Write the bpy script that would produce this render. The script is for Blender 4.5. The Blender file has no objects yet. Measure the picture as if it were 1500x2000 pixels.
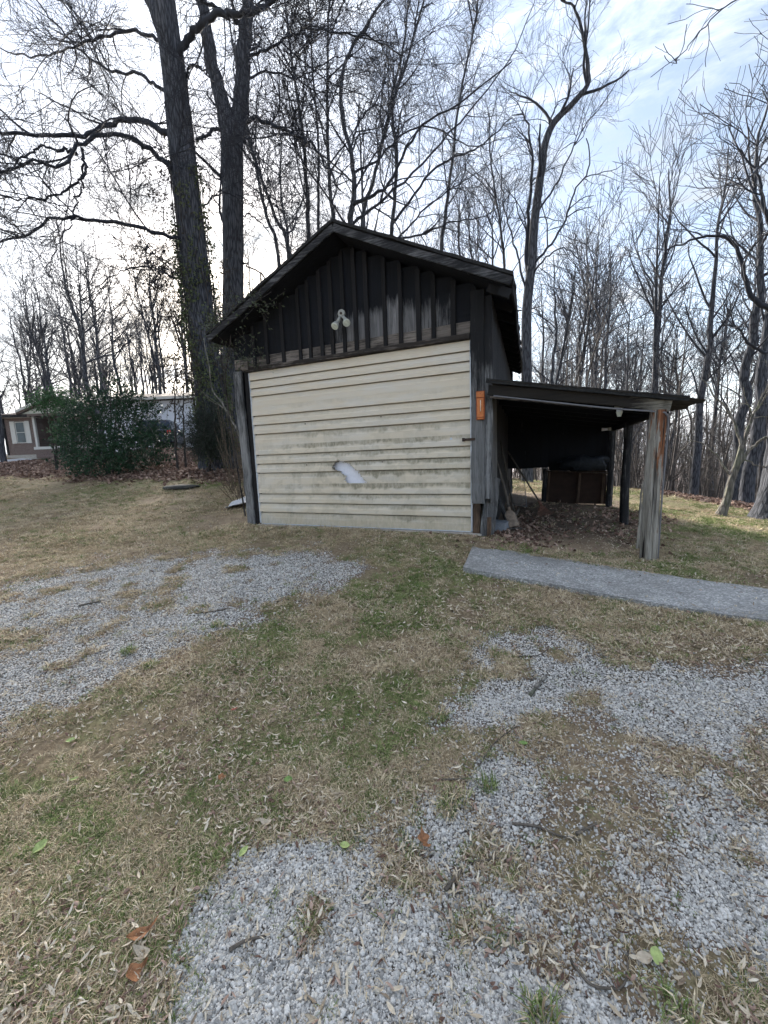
import bpy, bmesh, math, random
import numpy as np
from mathutils import Vector, Matrix

SC = bpy.context.scene
COL = SC.collection
# ------------------------------------------------------------------ camera
F_PX, CXP, CYP = 780.0, 750.0, 1000.0          # focal length in px of the 1500x2000 photo
RX = np.array([0.91872148, 0.02022502, -0.39438787])     # rows: camera space (x right, y down, z fwd) -> world
RY = np.array([0.3930663, -0.14312236, 0.90830329])
RZ = np.array([-0.03807527, -0.98949833, -0.13943936])
RY = RY - RY.dot(RX) * RX; RY /= np.linalg.norm(RY)
RX /= np.linalg.norm(RX)
_z = np.cross(RX, RY); RZ = _z if _z.dot(RZ) > 0 else -_z
ROT = np.array([RX, RY, RZ])
CAMZ = 1.45
CAMP = np.array([0.0, 0.0, CAMZ])
cam = bpy.data.cameras.new('camera'); camo = bpy.data.objects.new('camera', cam); COL.objects.link(camo)
cam.sensor_fit = 'HORIZONTAL'; cam.sensor_width = 36.0; cam.lens = F_PX / 1500 * 36
cam.clip_start = 0.05; cam.clip_end = 9000
M = Matrix(((ROT[0, 0], -ROT[0, 1], -ROT[0, 2], 0), (ROT[1, 0], -ROT[1, 1], -ROT[1, 2], 0), (ROT[2, 0], -ROT[2, 1], -ROT[2, 2], CAMZ), (0, 0, 0, 1)))
camo.matrix_world = M
SC.camera = camo

# ------------------------------------------------------------------ world, sun, exposure
SUN_DIR = Vector((-0.643, 0.691, 0.331)).normalized()
SUN_EL = math.asin(SUN_DIR.z)
world = bpy.data.worlds.new('World'); SC.world = world; world.use_nodes = True
nt = world.node_tree; N = nt.nodes; L = nt.links; N.clear()
def wn(t, **k):
    n = N.new(t)
    for a, b in k.items(): setattr(n, a, b)
    return n
wout = wn('ShaderNodeOutputWorld'); bg = wn('ShaderNodeBackground')
sky = wn('ShaderNodeTexSky', sky_type='NISHITA', sun_disc=False, sun_elevation=SUN_EL,
         sun_rotation=math.atan2(SUN_DIR.x, SUN_DIR.y), air_density=1.0, dust_density=1.2, ozone_density=2.0)
tc = wn('ShaderNodeTexCoord'); sep = wn('ShaderNodeSeparateXYZ'); L.new(tc.outputs['Generated'], sep.inputs[0])
def wmath(op, a, b=None, c=None):
    n = wn('ShaderNodeMath', operation=op)
    for i, v in enumerate((a, b, c)):
        if v is None: continue
        if isinstance(v, (int, float)): n.inputs[i].default_value = v
        else: L.new(v, n.inputs[i])
    return n.outputs[0]
zz = wmath('ADD', wmath('MAXIMUM', sep.outputs[2], 0.0), 0.13)
cu = wmath('DIVIDE', sep.outputs[0], zz); cv = wmath('DIVIDE', sep.outputs[1], zz)
cmb = wn('ShaderNodeCombineXYZ'); L.new(cu, cmb.inputs[0]); L.new(cv, cmb.inputs[1])
mp = wn('ShaderNodeMapping'); L.new(cmb.outputs[0], mp.inputs[0]); mp.inputs['Rotation'].default_value = (0, 0, 0.55); mp.inputs['Scale'].default_value = (1.0, 2.0, 1)
nz = wn('ShaderNodeTexNoise'); L.new(mp.outputs[0], nz.inputs['Vector']); nz.inputs['Scale'].default_value = 2.1; nz.inputs['Detail'].default_value = 9; nz.inputs['Roughness'].default_value = 0.66; nz.inputs['Distortion'].default_value = 0.5
cr = wn('ShaderNodeMapRange'); L.new(nz.outputs[0], cr.inputs[0]); cr.inputs[1].default_value = 0.46; cr.inputs[2].default_value = 0.70; cr.inputs[3].default_value = 0.04; cr.inputs[4].default_value = 1.0
# forward scattering: the thin cloud glows around the sun behind it
dotn = wn('ShaderNodeVectorMath', operation='DOT_PRODUCT'); L.new(tc.outputs['Generated'], dotn.inputs[0]); dotn.inputs[1].default_value = SUN_DIR
glow = wmath('POWER', wmath('MAXIMUM', dotn.outputs['Value'], 0.0), 8.0)
lift = wmath('MULTIPLY', wmath('MINIMUM', wmath('MAXIMUM', wmath('MULTIPLY', wmath('SUBTRACT', sep.outputs[2], 0.5), 2.0), 0.0), 1.0), 1.45)   # extra sky brightness high overhead, added to light the ground
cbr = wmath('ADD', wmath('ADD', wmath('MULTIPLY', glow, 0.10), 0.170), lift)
shade = wn('ShaderNodeTexNoise'); L.new(mp.outputs[0], shade.inputs['Vector']); shade.inputs['Scale'].default_value = 3.2; shade.inputs['Detail'].default_value = 6
sh = wn('ShaderNodeMapRange'); L.new(shade.outputs[0], sh.inputs[0]); sh.inputs[1].default_value = 0.3; sh.inputs[2].default_value = 0.7; sh.inputs[3].default_value = 0.74; sh.inputs[4].default_value = 1.12
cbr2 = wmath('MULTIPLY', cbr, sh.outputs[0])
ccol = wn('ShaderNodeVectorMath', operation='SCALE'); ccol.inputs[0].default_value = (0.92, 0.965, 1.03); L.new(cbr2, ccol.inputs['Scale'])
SKY_STRENGTH = 0.085
skys = wn('ShaderNodeVectorMath', operation='SCALE'); L.new(sky.outputs[0], skys.inputs[0]); skys.inputs['Scale'].default_value = 0.38
CLOUD = 6.3
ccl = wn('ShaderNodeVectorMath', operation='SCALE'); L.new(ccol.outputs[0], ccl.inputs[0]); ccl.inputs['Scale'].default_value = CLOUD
cover = wn('ShaderNodeMix', data_type='RGBA')
cf = wmath('MINIMUM', wmath('ADD', cr.outputs[0], wmath('MULTIPLY', glow, 0.1)), 1.0)
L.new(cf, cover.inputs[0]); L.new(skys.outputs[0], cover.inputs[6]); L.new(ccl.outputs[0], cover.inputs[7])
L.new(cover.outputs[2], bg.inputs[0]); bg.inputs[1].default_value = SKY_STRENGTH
L.new(bg.outputs[0], wout.inputs[0])

sun = bpy.data.lights.new('sun', 'SUN'); sun.energy = 5.0; sun.angle = math.radians(18); sun.color = (1.0, 0.93, 0.84)
suno = bpy.data.objects.new('sun', sun); COL.objects.link(suno)
suno.rotation_euler = SUN_DIR.to_track_quat('Z', 'Y').to_euler()
SC.view_settings.view_transform = 'Standard'; SC.view_settings.look = 'None'; SC.view_settings.gamma = 1
SC.view_settings.use_curve_mapping = False
SC.view_settings.exposure = 2.92
SC.render.engine = 'CYCLES'
SC.cycles.use_denoising = True
SC.cycles.max_bounces = 6; SC.cycles.diffuse_bounces = 3; SC.cycles.glossy_bounces = 2; SC.cycles.transparent_max_bounces = 8
SC.cycles.caustics_reflective = False; SC.cycles.caustics_refractive = False

# ------------------------------------------------------------------ places from sight lines
def ray(px, py): return ROT @ np.array([(px - CXP) / F_PX, (py - CYP) / F_PX, 1.0])
FH = np.array([ROT[0, 2], ROT[1, 2], 0.0]); FH /= np.linalg.norm(FH)
RH = np.array([FH[1], -FH[0], 0.0])
def at(px, py, D):                     # point on that sight line, D metres ahead horizontally
    d = ray(px, py); return CAMP + d * (D / d.dot(FH))
def onY(px, py, y): d = ray(px, py); return CAMP + d * (y / d[1])
def onZ(px, py, z): d = ray(px, py); return CAMP + d * ((z - CAMZ) / d[2])

# ------------------------------------------------------------------ value noise (numpy)
def _h(ix, iy, s):
    n = (ix.astype(np.int64) * 374761393 + iy.astype(np.int64) * 668265263 + s * 1442695041) & 0x7fffffff
    n = ((n ^ (n >> 13)) * 1274126177) & 0x7fffffff
    return ((n ^ (n >> 16)) & 0xffff) / 65535.0
def vnoise(x, y, s=0):
    x = np.asarray(x, float); y = np.asarray(y, float)
    ix = np.floor(x); iy = np.floor(y); fx = x - ix; fy = y - iy
    fx = fx * fx * (3 - 2 * fx); fy = fy * fy * (3 - 2 * fy)
    a = _h(ix, iy, s); b = _h(ix + 1, iy, s); c = _h(ix, iy + 1, s); d = _h(ix + 1, iy + 1, s)
    return a + (b - a) * fx + (c - a) * fy + (a - b - c + d) * fx * fy
def fbm(x, y, s=0, o=4):
    t = 0; a = 0.5; w = 0
    for i in range(o):
        t = t + a * vnoise(x, y, s + i * 7); w += a; a *= 0.5; x = x * 2.03 + 3.1; y = y * 2.03 + 1.7
    return t / w

# ------------------------------------------------------------------ terrain height
CP = []
def cp(x, y, z): CP.append((x, y, z))
for x, y in ((0, 0), (-1, 0), (1, 0), (0, 1.2), (-1.2, 1), (1.2, 1.2), (0, -2), (2.5, -2), (-2.5, -2)): cp(x, y, 0)
for x, y, z in ((-2.0, 2.4, .10), (-0.5, 3, .20), (1.5, 3.2, .16), (3.2, 3.2, .12), (-1.2, 4.4, .37), (-4.3, 4.8, .40), (-3.4, 5.0, .41), (-2.6, 4.7, .40), (-1.0, 5.0, .42), (-0.5, 5.6, .32), (0.3, 5.2, .25),
                (1.0, 5.0, .21), (1.0, 7.1, .25), (0.2, 7.5, .30), (0, 9.4, .33), (1.0, 9.1, .28), (-1, 12.5, .28), (2.5, 7, .12), (3, 4.8, .15),
                (-4, 11, .6), (-2.7, 8, .42), (-2.7, 5.3, .425), (-4.9, 6, .5), (-6, 6, .52), (-5.2, 2.1, .22), (-7, 2.6, .35), (-8, 6, .65),
                (5, 3, .0), (6, -2, -.1), (-6, -3, .1), (0, -8, -.2), (8, -8, -.5), (-10, -8, .3), (20, -20, -1.5), (-25, -20, .6)): cp(x, y, z)
for px, py, z in ((0, 1000, .52), (0, 935, 1.12), (300, 932, 1.08), (200, 918, 1.22), (420, 925, .95)): p = onZ(px, py, z); cp(*p)
for px, D, z in ((290, 16, 1.62), (425, 12.5, 1.35), (420, 18, 1.9), (50, 21, 1.9), (50, 29, 2.6), (300, 24, 2.45), (300, 31, 2.75), (450, 31, 2.8), (-250, 24, 2.2), (600, 20, 1.3), (750, 20, .7), (700, 32, 1.0), (0, 42, 1.6), (300, 45, 1.6), (-400, 40, 1.2),
                 (1000, 20, .05), (1300, 15.5, -.33), (1450, 13, -.62), (1500, 8, -.12), (1420, 8.3, -.12), (1200, 13, .0), (1600, 13, -.9),
                 (1300, 22, -1.6), (1450, 20, -2.4), (1100, 30, -1.5), (1300, 40, -6), (1500, 40, -8), (1000, 45, -3), (1700, 20, -3), (700, 50, -1), (1800, 40, -7)):
    p = CAMP + ray(px, 900) * 1.0; d = p - CAMP; d = d * (D / d.dot(FH)); cp(d[0], d[1], z)
CPA = np.array(CP)
def _tps():
    n = len(CPA); d = np.linalg.norm(CPA[:, None, :2] - CPA[None, :, :2], axis=2)
    K = d * d * np.log(d + 1e-9) * 1.0 if False else d          # biharmonic 3D kernel: tame between points
    A = np.zeros((n + 3, n + 3)); A[:n, :n] = -K + np.eye(n) * 0.25; A[:n, n] = 1; A[:n, n + 1:] = CPA[:, :2]; A[n, :n] = 1; A[n + 1:, :n] = CPA[:, :2].T
    b = np.zeros(n + 3); b[:n] = CPA[:, 2]
    return np.linalg.solve(A, b)
WT = _tps()
def H(x, y):
    x = np.atleast_1d(np.asarray(x, float)); y = np.atleast_1d(np.asarray(y, float)); sh_ = x.shape
    x = x.ravel(); y = y.ravel(); out = np.empty_like(x)
    r = np.hypot(x, y); k = np.minimum(1, 48.0 / np.maximum(r, 1e-6)); xc = x * k; yc = y * k
    for i in range(0, len(x), 20000):
        s = slice(i, i + 20000)
        d = np.hypot(xc[s, None] - CPA[None, :, 0], yc[s, None] - CPA[None, :, 1])
        out[s] = -(d @ WT[:-3]) + WT[-3] + WT[-2] * xc[s] + WT[-1] * yc[s]
    far = np.clip((r - 44) / 260, 0, 1); far = far * far * (3 - 2 * far)
    out = out * (1 - far) + (-42) * far
    out = out + (fbm(x * 1.3, y * 1.3, 5, 3) - 0.5) * 0.05 * np.clip(r / 3, .3, 1)
    out = out + (fbm(x * 9, y * 9, 9, 2) - 0.5) * 0.018 * np.clip(1.6 - r / 9, 0, 1)
    # keep it flat under the shed sill
    m = np.clip(1 - np.maximum(np.abs(x + 2.7) - 1.75, 0) / .25, 0, 1) * np.clip(1 - np.maximum(np.abs(y - 7.3) - 2.12, 0) / .2, 0, 1)
    out = out * (1 - m) + 0.40 * m
    return out.reshape(sh_)
def h1(x, y): return float(H(x, y)[0])
def gp(px, py):                                                  # where the sight line meets the ground
    d = ray(px, py); t = 0.3; last = 0.0
    while t < 80:
        p = CAMP + d * t
        if p[2] < h1(p[0], p[1]):
            lo, hi = last, t
            for _ in range(14):
                m = (lo + hi) / 2; p = CAMP + d * m
                if p[2] < h1(p[0], p[1]): hi = m
                else: lo = m
            p = CAMP + d * hi; return p
        last = t; t *= 1.04
    return CAMP + d * t

# ------------------------------------------------------------------ linking and tagging
def tag(o, label=None, cat=None, group=None, kind=None):
    if label: o['label'] = label
    if cat: o['category'] = cat
    if group: o['group'] = group
    if kind: o['kind'] = kind
    return o
def empty(name, loc=(0, 0, 0), label=None, cat=None, group=None, rz=0):
    o = bpy.data.objects.new(name, None); COL.objects.link(o); o.location = loc; o.rotation_euler = (0, 0, rz); o.empty_display_size = .2
    return tag(o, label, cat, group)
def link(name, me, mat, parent=None):
    o = bpy.data.objects.new(name, me); COL.objects.link(o)
    if mat is not None and len(me.materials) == 0: me.materials.append(mat)
    if parent is not None:
        o.parent = parent                                       # vertices are in world metres: undo the parent's place
        q = parent; mw = Matrix.Identity(4)
        while q is not None:
            mw = (q.matrix_parent_inverse @ Matrix.LocRotScale(q.location, q.rotation_euler, q.scale)) @ mw if False else Matrix.LocRotScale(q.location, q.rotation_euler, q.scale) @ mw
            q = q.parent
        o.matrix_parent_inverse = Matrix.Identity(4)
        inv = mw.inverted(); l_, r_, s_ = inv.decompose(); o.location = l_; o.rotation_euler = r_.to_euler(); o.scale = s_
    return o
def npmesh(name, V, Fq=None, Ft=None, smooth=True, attrs=None):
    me = bpy.data.meshes.new(name); V = np.asarray(V, np.float32)
    fq = np.zeros((0, 4), np.int32) if Fq is None else np.asarray(Fq, np.int32)
    ft = np.zeros((0, 3), np.int32) if Ft is None else np.asarray(Ft, np.int32)
    me.vertices.add(len(V)); me.vertices.foreach_set('co', V.ravel())
    nl = len(fq) * 4 + len(ft) * 3; me.loops.add(nl); me.loops.foreach_set('vertex_index', np.concatenate([fq.ravel(), ft.ravel()]))
    me.polygons.add(len(fq) + len(ft))
    st = np.concatenate([np.arange(len(fq)) * 4, len(fq) * 4 + np.arange(len(ft)) * 3]).astype(np.int32)
    me.polygons.foreach_set('loop_start', st)
    me.polygons.foreach_set('use_smooth', np.full(len(fq) + len(ft), smooth))
    me.update(calc_edges=True)
    if attrs:
        for k, v in attrs.items():
            a = me.attributes.new(k, 'FLOAT', 'POINT'); a.data.foreach_set('value', np.asarray(v, np.float32))
    return me
def bmobj(name, bm, mat, parent=None, smooth=False):
    me = bpy.data.meshes.new(name); bm.to_mesh(me); bm.free()
    if smooth: me.polygons.foreach_set('use_smooth', [True] * len(me.polygons))
    return link(name, me, mat, parent)

# ------------------------------------------------------------------ materials
def mat(name, rough=0.9):
    m = bpy.data.materials.new(name); m.use_nodes = True
    b = m.node_tree.nodes['Principled BSDF']; b.inputs['Roughness'].default_value = rough
    b.inputs['Specular IOR Level'].default_value = 0.3
    return m, m.node_tree, b
class G:
    def __init__(s, t): s.t = t
    def n(s, ty, **k):
        n = s.t.nodes.new(ty)
        for a, b in k.items(): setattr(n, a, b)
        return n
    def lk(s, a, b): s.t.links.new(a, b)
    def math(s, op, a, b=None, c=None, clamp=False):
        n = s.n('ShaderNodeMath', operation=op); n.use_clamp = clamp
        for i, v in enumerate((a, b, c)):
            if v is None: continue
            if isinstance(v, (int, float)): n.inputs[i].default_value = v
            else: s.lk(v, n.inputs[i])
        return n.outputs[0]
    def coord(s, kind='Object', scale=(1, 1, 1)):
        if kind == 'World': o = s.n('ShaderNodeNewGeometry').outputs['Position']
        else: o = s.n('ShaderNodeTexCoord').outputs[kind]
        m = s.n('ShaderNodeMapping'); m.inputs['Scale'].default_value = scale; s.lk(o, m.inputs[0]); return m.outputs[0]
    def noise(s, v, scale, detail=4, rough=.5, dist=0):
        n = s.n('ShaderNodeTexNoise'); s.lk(v, n.inputs['Vector']); n.inputs['Scale'].default_value = scale; n.inputs['Detail'].default_value = detail
        n.inputs['Roughness'].default_value = rough; n.inputs['Distortion'].default_value = dist; return n.outputs[0]
    def ramp(s, f, stops):
        n = s.n('ShaderNodeValToRGB'); s.lk(f, n.inputs[0]); e = n.color_ramp.elements
        while len(e) < len(stops): e.new(0.5)
        for i, (p, c) in enumerate(stops): e[i].position = p; e[i].color = (*c, 1)
        return n.outputs[0]
    def mr(s, f, a, b, c=0, d=1):
        n = s.n('ShaderNodeMapRange'); s.lk(f, n.inputs[0])
        for i, v in enumerate((a, b, c, d)): n.inputs[i + 1].default_value = v
        return n.outputs[0]
    def mix(s, f, a, b, mode='MIX'):
        n = s.n('ShaderNodeMix', data_type='RGBA', blend_type=mode)
        for i, v in ((0, f), (6, a), (7, b)):
            if isinstance(v, (int, float)): n.inputs[i].default_value = v
            elif isinstance(v, tuple): n.inputs[i].default_value = (*v, 1)
            else: s.lk(v, n.inputs[i])
        return n.outputs[2]
    def attr(s, name): return s.n('ShaderNodeAttribute', attribute_name=name).outputs['Fac']
    def bump(s, h, b, dist=0.01, strength=1.0):
        n = s.n('ShaderNodeBump'); s.lk(h, n.inputs['Height']); n.inputs['Distance'].default_value = dist; n.inputs['Strength'].default_value = strength
        s.lk(n.outputs[0], b.inputs['Normal'])
def plain(name, c, rough=.8, var=.25, scale=20, metallic=0, bump=0.0):
    m, t, b = mat(name, rough); g = G(t); v = g.coord('World'); f = g.noise(v, scale, 5, .6)
    lo = tuple(x * (1 - var) for x in c); hi = tuple(min(1, x * (1 + var)) for x in c)
    g.lk(g.ramp(f, [(.3, lo), (.7, hi)]), b.inputs['Base Color']); b.inputs['Metallic'].default_value = metallic
    if bump: g.bump(f, b, bump)
    return m
def wood(name, dark, grey, axis='Z', basewear=0.0, rough=.85, extra=None):
    """old stained wood: dark stain where it holds, bare grey grain where 'wear' is high"""
    m, t, b = mat(name, rough); g = G(t)
    sc = {'Z': (1, 1, .05), 'X': (.05, 1, 1), 'Y': (1, .05, 1)}[axis]
    v = g.coord('World', sc)
    gr = g.noise(v, 42, 7, .72, .6); gr2 = g.noise(v, 11, 4, .6, .3); rnd = g.n('ShaderNodeObjectInfo').outputs['Random']
    wear = g.math('ADD', g.attr('wear'), basewear)
    blot = g.noise(g.coord('World', {'Z': (1, 1, .35), 'X': (.35, 1, 1), 'Y': (1, .35, 1)}[axis]), 9, 5, .65)
    wf = g.math('ADD', wear, g.math('MULTIPLY', g.math('SUBTRACT', blot, .5), 1.3))
    wf = g.math('ADD', wf, g.math('MULTIPLY', g.math('SUBTRACT', gr, .5), 1.5))
    wf = g.mr(wf, .30, .85)
    gcol = g.mix(g.mr(gr, .3, .7), tuple(x * .16 for x in grey), grey)
    gcol = g.mix(g.mr(gr2, .3, .7, 0, .5), gcol, tuple(x * .55 for x in grey))
    if extra is not None:
        gcol = g.mix(g.mr(g.noise(g.coord('World', sc), 7, 4, .6), .52, .62), gcol, extra)
    dcol = g.mix(g.mr(gr2, .3, .75), tuple(x * .5 for x in dark), tuple(x * 1.3 for x in dark))
    c = g.mix(wf, dcol, gcol)
    c = g.mix(g.math('MULTIPLY', rnd, .35), c, (0, 0, 0), 'MIX')
    g.lk(c, b.inputs['Base Color']); g.bump(g.math('ADD', gr, g.math('MULTIPLY', gr2, .7)), b, .006, .9)
    return m

M_DARK = wood('stained_board', (.0045, .0055, .009), (.29, .285, .29))
M_BATTEN = wood('stained_batten', (.013, .012, .013), (.13, .12, .12), basewear=.1)
M_GREYX = wood('weathered_header', (.03, .024, .02), (.36, .31, .27), 'X', .55)
M_GREYZ = wood('weathered_post', (.018, .018, .02), (.34, .34, .34), 'Z', .25)
M_PALEX = wood('dry_beam', (.03, .025, .02), (.50, .46, .38), 'X', .45)
M_FASC = wood('weathered_fascia', (.018, .018, .02), (.26, .26, .27), 'X', .22)
M_POST = wood('barkless_post', (.09, .075, .055), (.46, .43, .37), 'Z', .62, extra=None)
M_BROWN = wood('brown_lumber', (.03, .018, .012), (.20, .13, .085), 'Z', .4)
M_HANDLE = wood('tool_handle', (.05, .042, .035), (.24, .21, .18), 'Z', .6)

def m_siding():
    m, t, b = mat('cream_siding', .5); g = G(t)
    v = g.coord('World'); base = g.mix(g.noise(v, 2.3, 3), (.60, .515, .39), (.64, .575, .465))
    z = g.n('ShaderNodeSeparateXYZ'); g.lk(v, z.inputs[0])
    warm = g.mr(z.outputs[2], .45, 1.25); base = g.mix(warm, g.mix(.5, base, (.55, .465, .335)), base)
    whit = g.mr(g.noise(g.coord('World', (.6, 1, 3)), 3.0, 4, .6), .45, .65); base = g.mix(g.math('MULTIPLY', whit, .45), base, (.59, .57, .53))
    d = g.attr('dirt'); fine = g.noise(g.coord('World', (1, 1, .4)), 24, 6, .72)
    df = g.math('MULTIPLY', d, g.mr(fine, .28, .66, .15, .95), clamp=True)
    c = g.mix(df, base, (.25, .225, .16))
    c = g.mix(g.math('MULTIPLY', g.mr(g.noise(v, 140, 3, .8), .66, .74), .35), c, (.25, .22, .16))
    e = g.attr('burn'); c = g.mix(e, c, (.03, .022, .015))
    g.lk(c, b.inputs['Base Color']); g.bump(g.noise(v, 60, 4), b, .002, .5)
    return m
M_SIDING = m_siding()
M_TRIM = plain('galvanised_trim', (.50, .53, .57), .45, .15, 12, .3)
M_FOAM = plain('white_foam', (.80, .80, .86), .7, .05, 30)
M_CONC = plain('pale_concrete', (.36, .33, .29), .95, .3, 18, bump=.01)
M_BLACKMETAL = plain('rusty_iron', (.045, .028, .02), .7, .5, 60)
M_METALROOF = plain('old_roof_metal', (.05, .045, .042), .75, .5, 7)
M_SHINGLE = plain('black_shingle', (.022, .022, .022), .95, .5, 30)
M_PORC = plain('lamp_plastic', (.33, .33, .30), .5, .15, 40)
M_GLASSBULB = plain('bulb_glass', (.55, .58, .50), .12, .2, 30)
M_ORANGE = plain('orange_paint', (.50, .16, .05), .6, .18, 30)
M_ORANGE2 = plain('dark_orange_edge', (.30, .08, .03), .6, .2, 30)
M_TUBE = plain('thermometer_tube', (.78, .70, .55), .3, .05, 40)
M_BLOCK = plain('cinder_block', (.23, .25, .28), .95, .2, 90, bump=.006)
M_GREYSHEET = plain('grey_sheet', (.45, .47, .50), .5, .2, 12)
M_CABLE = plain('grey_cable', (.16, .16, .17), .6, .1, 20)
M_RUST = plain('rusty_tines', (.14, .07, .05), .8, .3, 40)
M_SHOVEL = plain('shovel_steel', (.22, .17, .13), .6, .35, 25)
M_PLY = plain('brown_plywood', (.028, .015, .010), .9, .3, 8)
M_DARKBOX = plain('dark_plastic', (.003, .004, .006), .4, .3, 10)

# ------------------------------------------------------------------ solid helpers
def plank(name, p0, p1, w, t, material, parent, up=(0, 0, 1), wear=None, seg=8, jit=.002, seed=0, taper=1.0, wearfn=None):
    """a board from p0 to p1: w across, t thick; up gives the width direction; subdivided so it can wobble and wear"""
    rs = np.random.RandomState(seed + 17)
    p0 = np.array(p0, float); p1 = np.array(p1, float); d = p1 - p0; Ln = np.linalg.norm(d); d /= Ln
    u = np.array(up, float); u -= u.dot(d) * d; u /= np.linalg.norm(u); s = np.cross(d, u)
    bv = min(w, t) * .12
    prof = [(-w / 2 + bv, -t / 2), (w / 2 - bv, -t / 2), (w / 2, -t / 2 + bv), (w / 2, t / 2 - bv), (w / 2 - bv, t / 2), (-w / 2 + bv, t / 2), (-w / 2, t / 2 - bv), (-w / 2, -t / 2 + bv)]
    V = []; wobble = np.cumsum(rs.normal(0, jit, (seg + 1, 2)), axis=0); wobble -= np.linspace(0, 1, seg + 1)[:, None] * wobble[-1]
    for i in range(seg + 1):
        k = i / seg; c = p0 + d * Ln * k + u * wobble[i, 0] + s * wobble[i, 1]; sc = 1 + (taper - 1) * k
        for a, b_ in prof: V.append(c + u * (a * sc + rs.normal(0, jit * .5)) + s * (b_ + rs.normal(0, jit * .3)))
    n = len(prof); Fq = []
    for i in range(seg):
        for j in range(n): Fq.append((i * n + j, i * n + (j + 1) % n, (i + 1) * n + (j + 1) % n, (i + 1) * n + j))
    V = np.array(V)
    me = bpy.data.meshes.new(name)
    faces = [tuple(f) for f in Fq] + [tuple(range(n))[::-1], tuple(range(seg * n, seg * n + n))]
    me.from_pydata([tuple(v) for v in V], [], faces); me.update()
    bm = bmesh.new(); bm.from_mesh(me); bmesh.ops.recalc_face_normals(bm, faces=bm.faces); bm.to_mesh(me); bm.free()
    wv = np.zeros(len(V)) if wear is None else np.full(len(V), float(wear))
    if wearfn is not None: wv = wv + wearfn(V)
    a = me.attributes.new('wear', 'FLOAT', 'POINT'); a.data.foreach_set('value', wv.astype(np.float32))
    return link(name, me, material, parent)
def box(name, x0, x1, y0, y1, z0, z1, material, parent=None, bev=.004, Mx=None):
    bm = bmesh.new(); bmesh.ops.create_cube(bm, size=1)
    for v in bm.verts: v.co = Vector((x0 + (v.co.x + .5) * (x1 - x0), y0 + (v.co.y + .5) * (y1 - y0), z0 + (v.co.z + .5) * (z1 - z0)))
    if bev: bmesh.ops.bevel(bm, geom=bm.edges[:], offset=bev, segments=1, affect='EDGES')
    if Mx is not None: bmesh.ops.transform(bm, matrix=Mx, verts=bm.verts)
    return bmobj(name, bm, material, parent)
def tube_arrays(P, R, k):
    """P (B,N,3) polylines, R (B,N) radii -> verts, quads"""
    B, Np = R.shape
    T = np.empty_like(P); T[:, 1:-1] = P[:, 2:] - P[:, :-2]; T[:, 0] = P[:, 1] - P[:, 0]; T[:, -1] = P[:, -1] - P[:, -2]
    T /= np.linalg.norm(T, axis=2, keepdims=True) + 1e-9
    ax = np.zeros((B, 3)); m = np.abs(P[:, -1] - P[:, 0]); ax[np.arange(B), np.argmin(m, axis=1)] = 1
    U = ax[:, None, :] - (T * ax[:, None, :]).sum(2, keepdims=True) * T; U /= np.linalg.norm(U, axis=2, keepdims=True) + 1e-9
    W = np.cross(T, U)
    an = np.arange(k) * 2 * np.pi / k
    V = P[:, :, None, :] + R[:, :, None, None] * (np.cos(an)[None, None, :, None] * U[:, :, None, :] + np.sin(an)[None, None, :, None] * W[:, :, None, :])
    idx = np.arange(B * Np * k).reshape(B, Np, k)
    a = idx[:, :-1]; b = np.roll(idx, -1, axis=2)[:, :-1]; c = np.roll(idx, -1, axis=2)[:, 1:]; d = idx[:, 1:]
    return V.reshape(-1, 3), np.stack([a, b, c, d], -1).reshape(-1, 4)
def smoothline(pts, n):
    pts = np.asarray(pts, float); q = np.vstack([2 * pts[0] - pts[1], pts, 2 * pts[-1] - pts[-2]]); m = len(pts) - 1
    out = []
    for t in np.linspace(0, m, n):
        i = min(int(t), m - 1); f = t - i; p0, p1, p2, p3 = q[i], q[i + 1], q[i + 2], q[i + 3]
        out.append(.5 * ((2 * p1) + (-p0 + p2) * f + (2 * p0 - 5 * p1 + 4 * p2 - p3) * f * f + (-p0 + 3 * p1 - 3 * p2 + p3) * f ** 3))
    return np.array(out)
def tube(name, pts, radii, material, parent=None, n=None, k=8, smooth=True):
    n = n or len(pts); P = smoothline(pts, n) if n > 2 and len(pts) > 2 else np.linspace(pts[0], pts[-1], n)
    R = np.interp(np.linspace(0, 1, n), np.linspace(0, 1, len(radii)), radii)
    V, Q = tube_arrays(P[None], R[None], k)
    caps = []
    V = np.vstack([V, P[0], P[-1]]); c0 = len(V) - 2; c1 = len(V) - 1
    for j in range(k): caps.append((c0, (j + 1) % k, j)); caps.append((c1, (n - 1) * k + j, (n - 1) * k + (j + 1) % k))
    return link(name, npmesh(name, V, Q, caps, smooth), material, parent)

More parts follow.
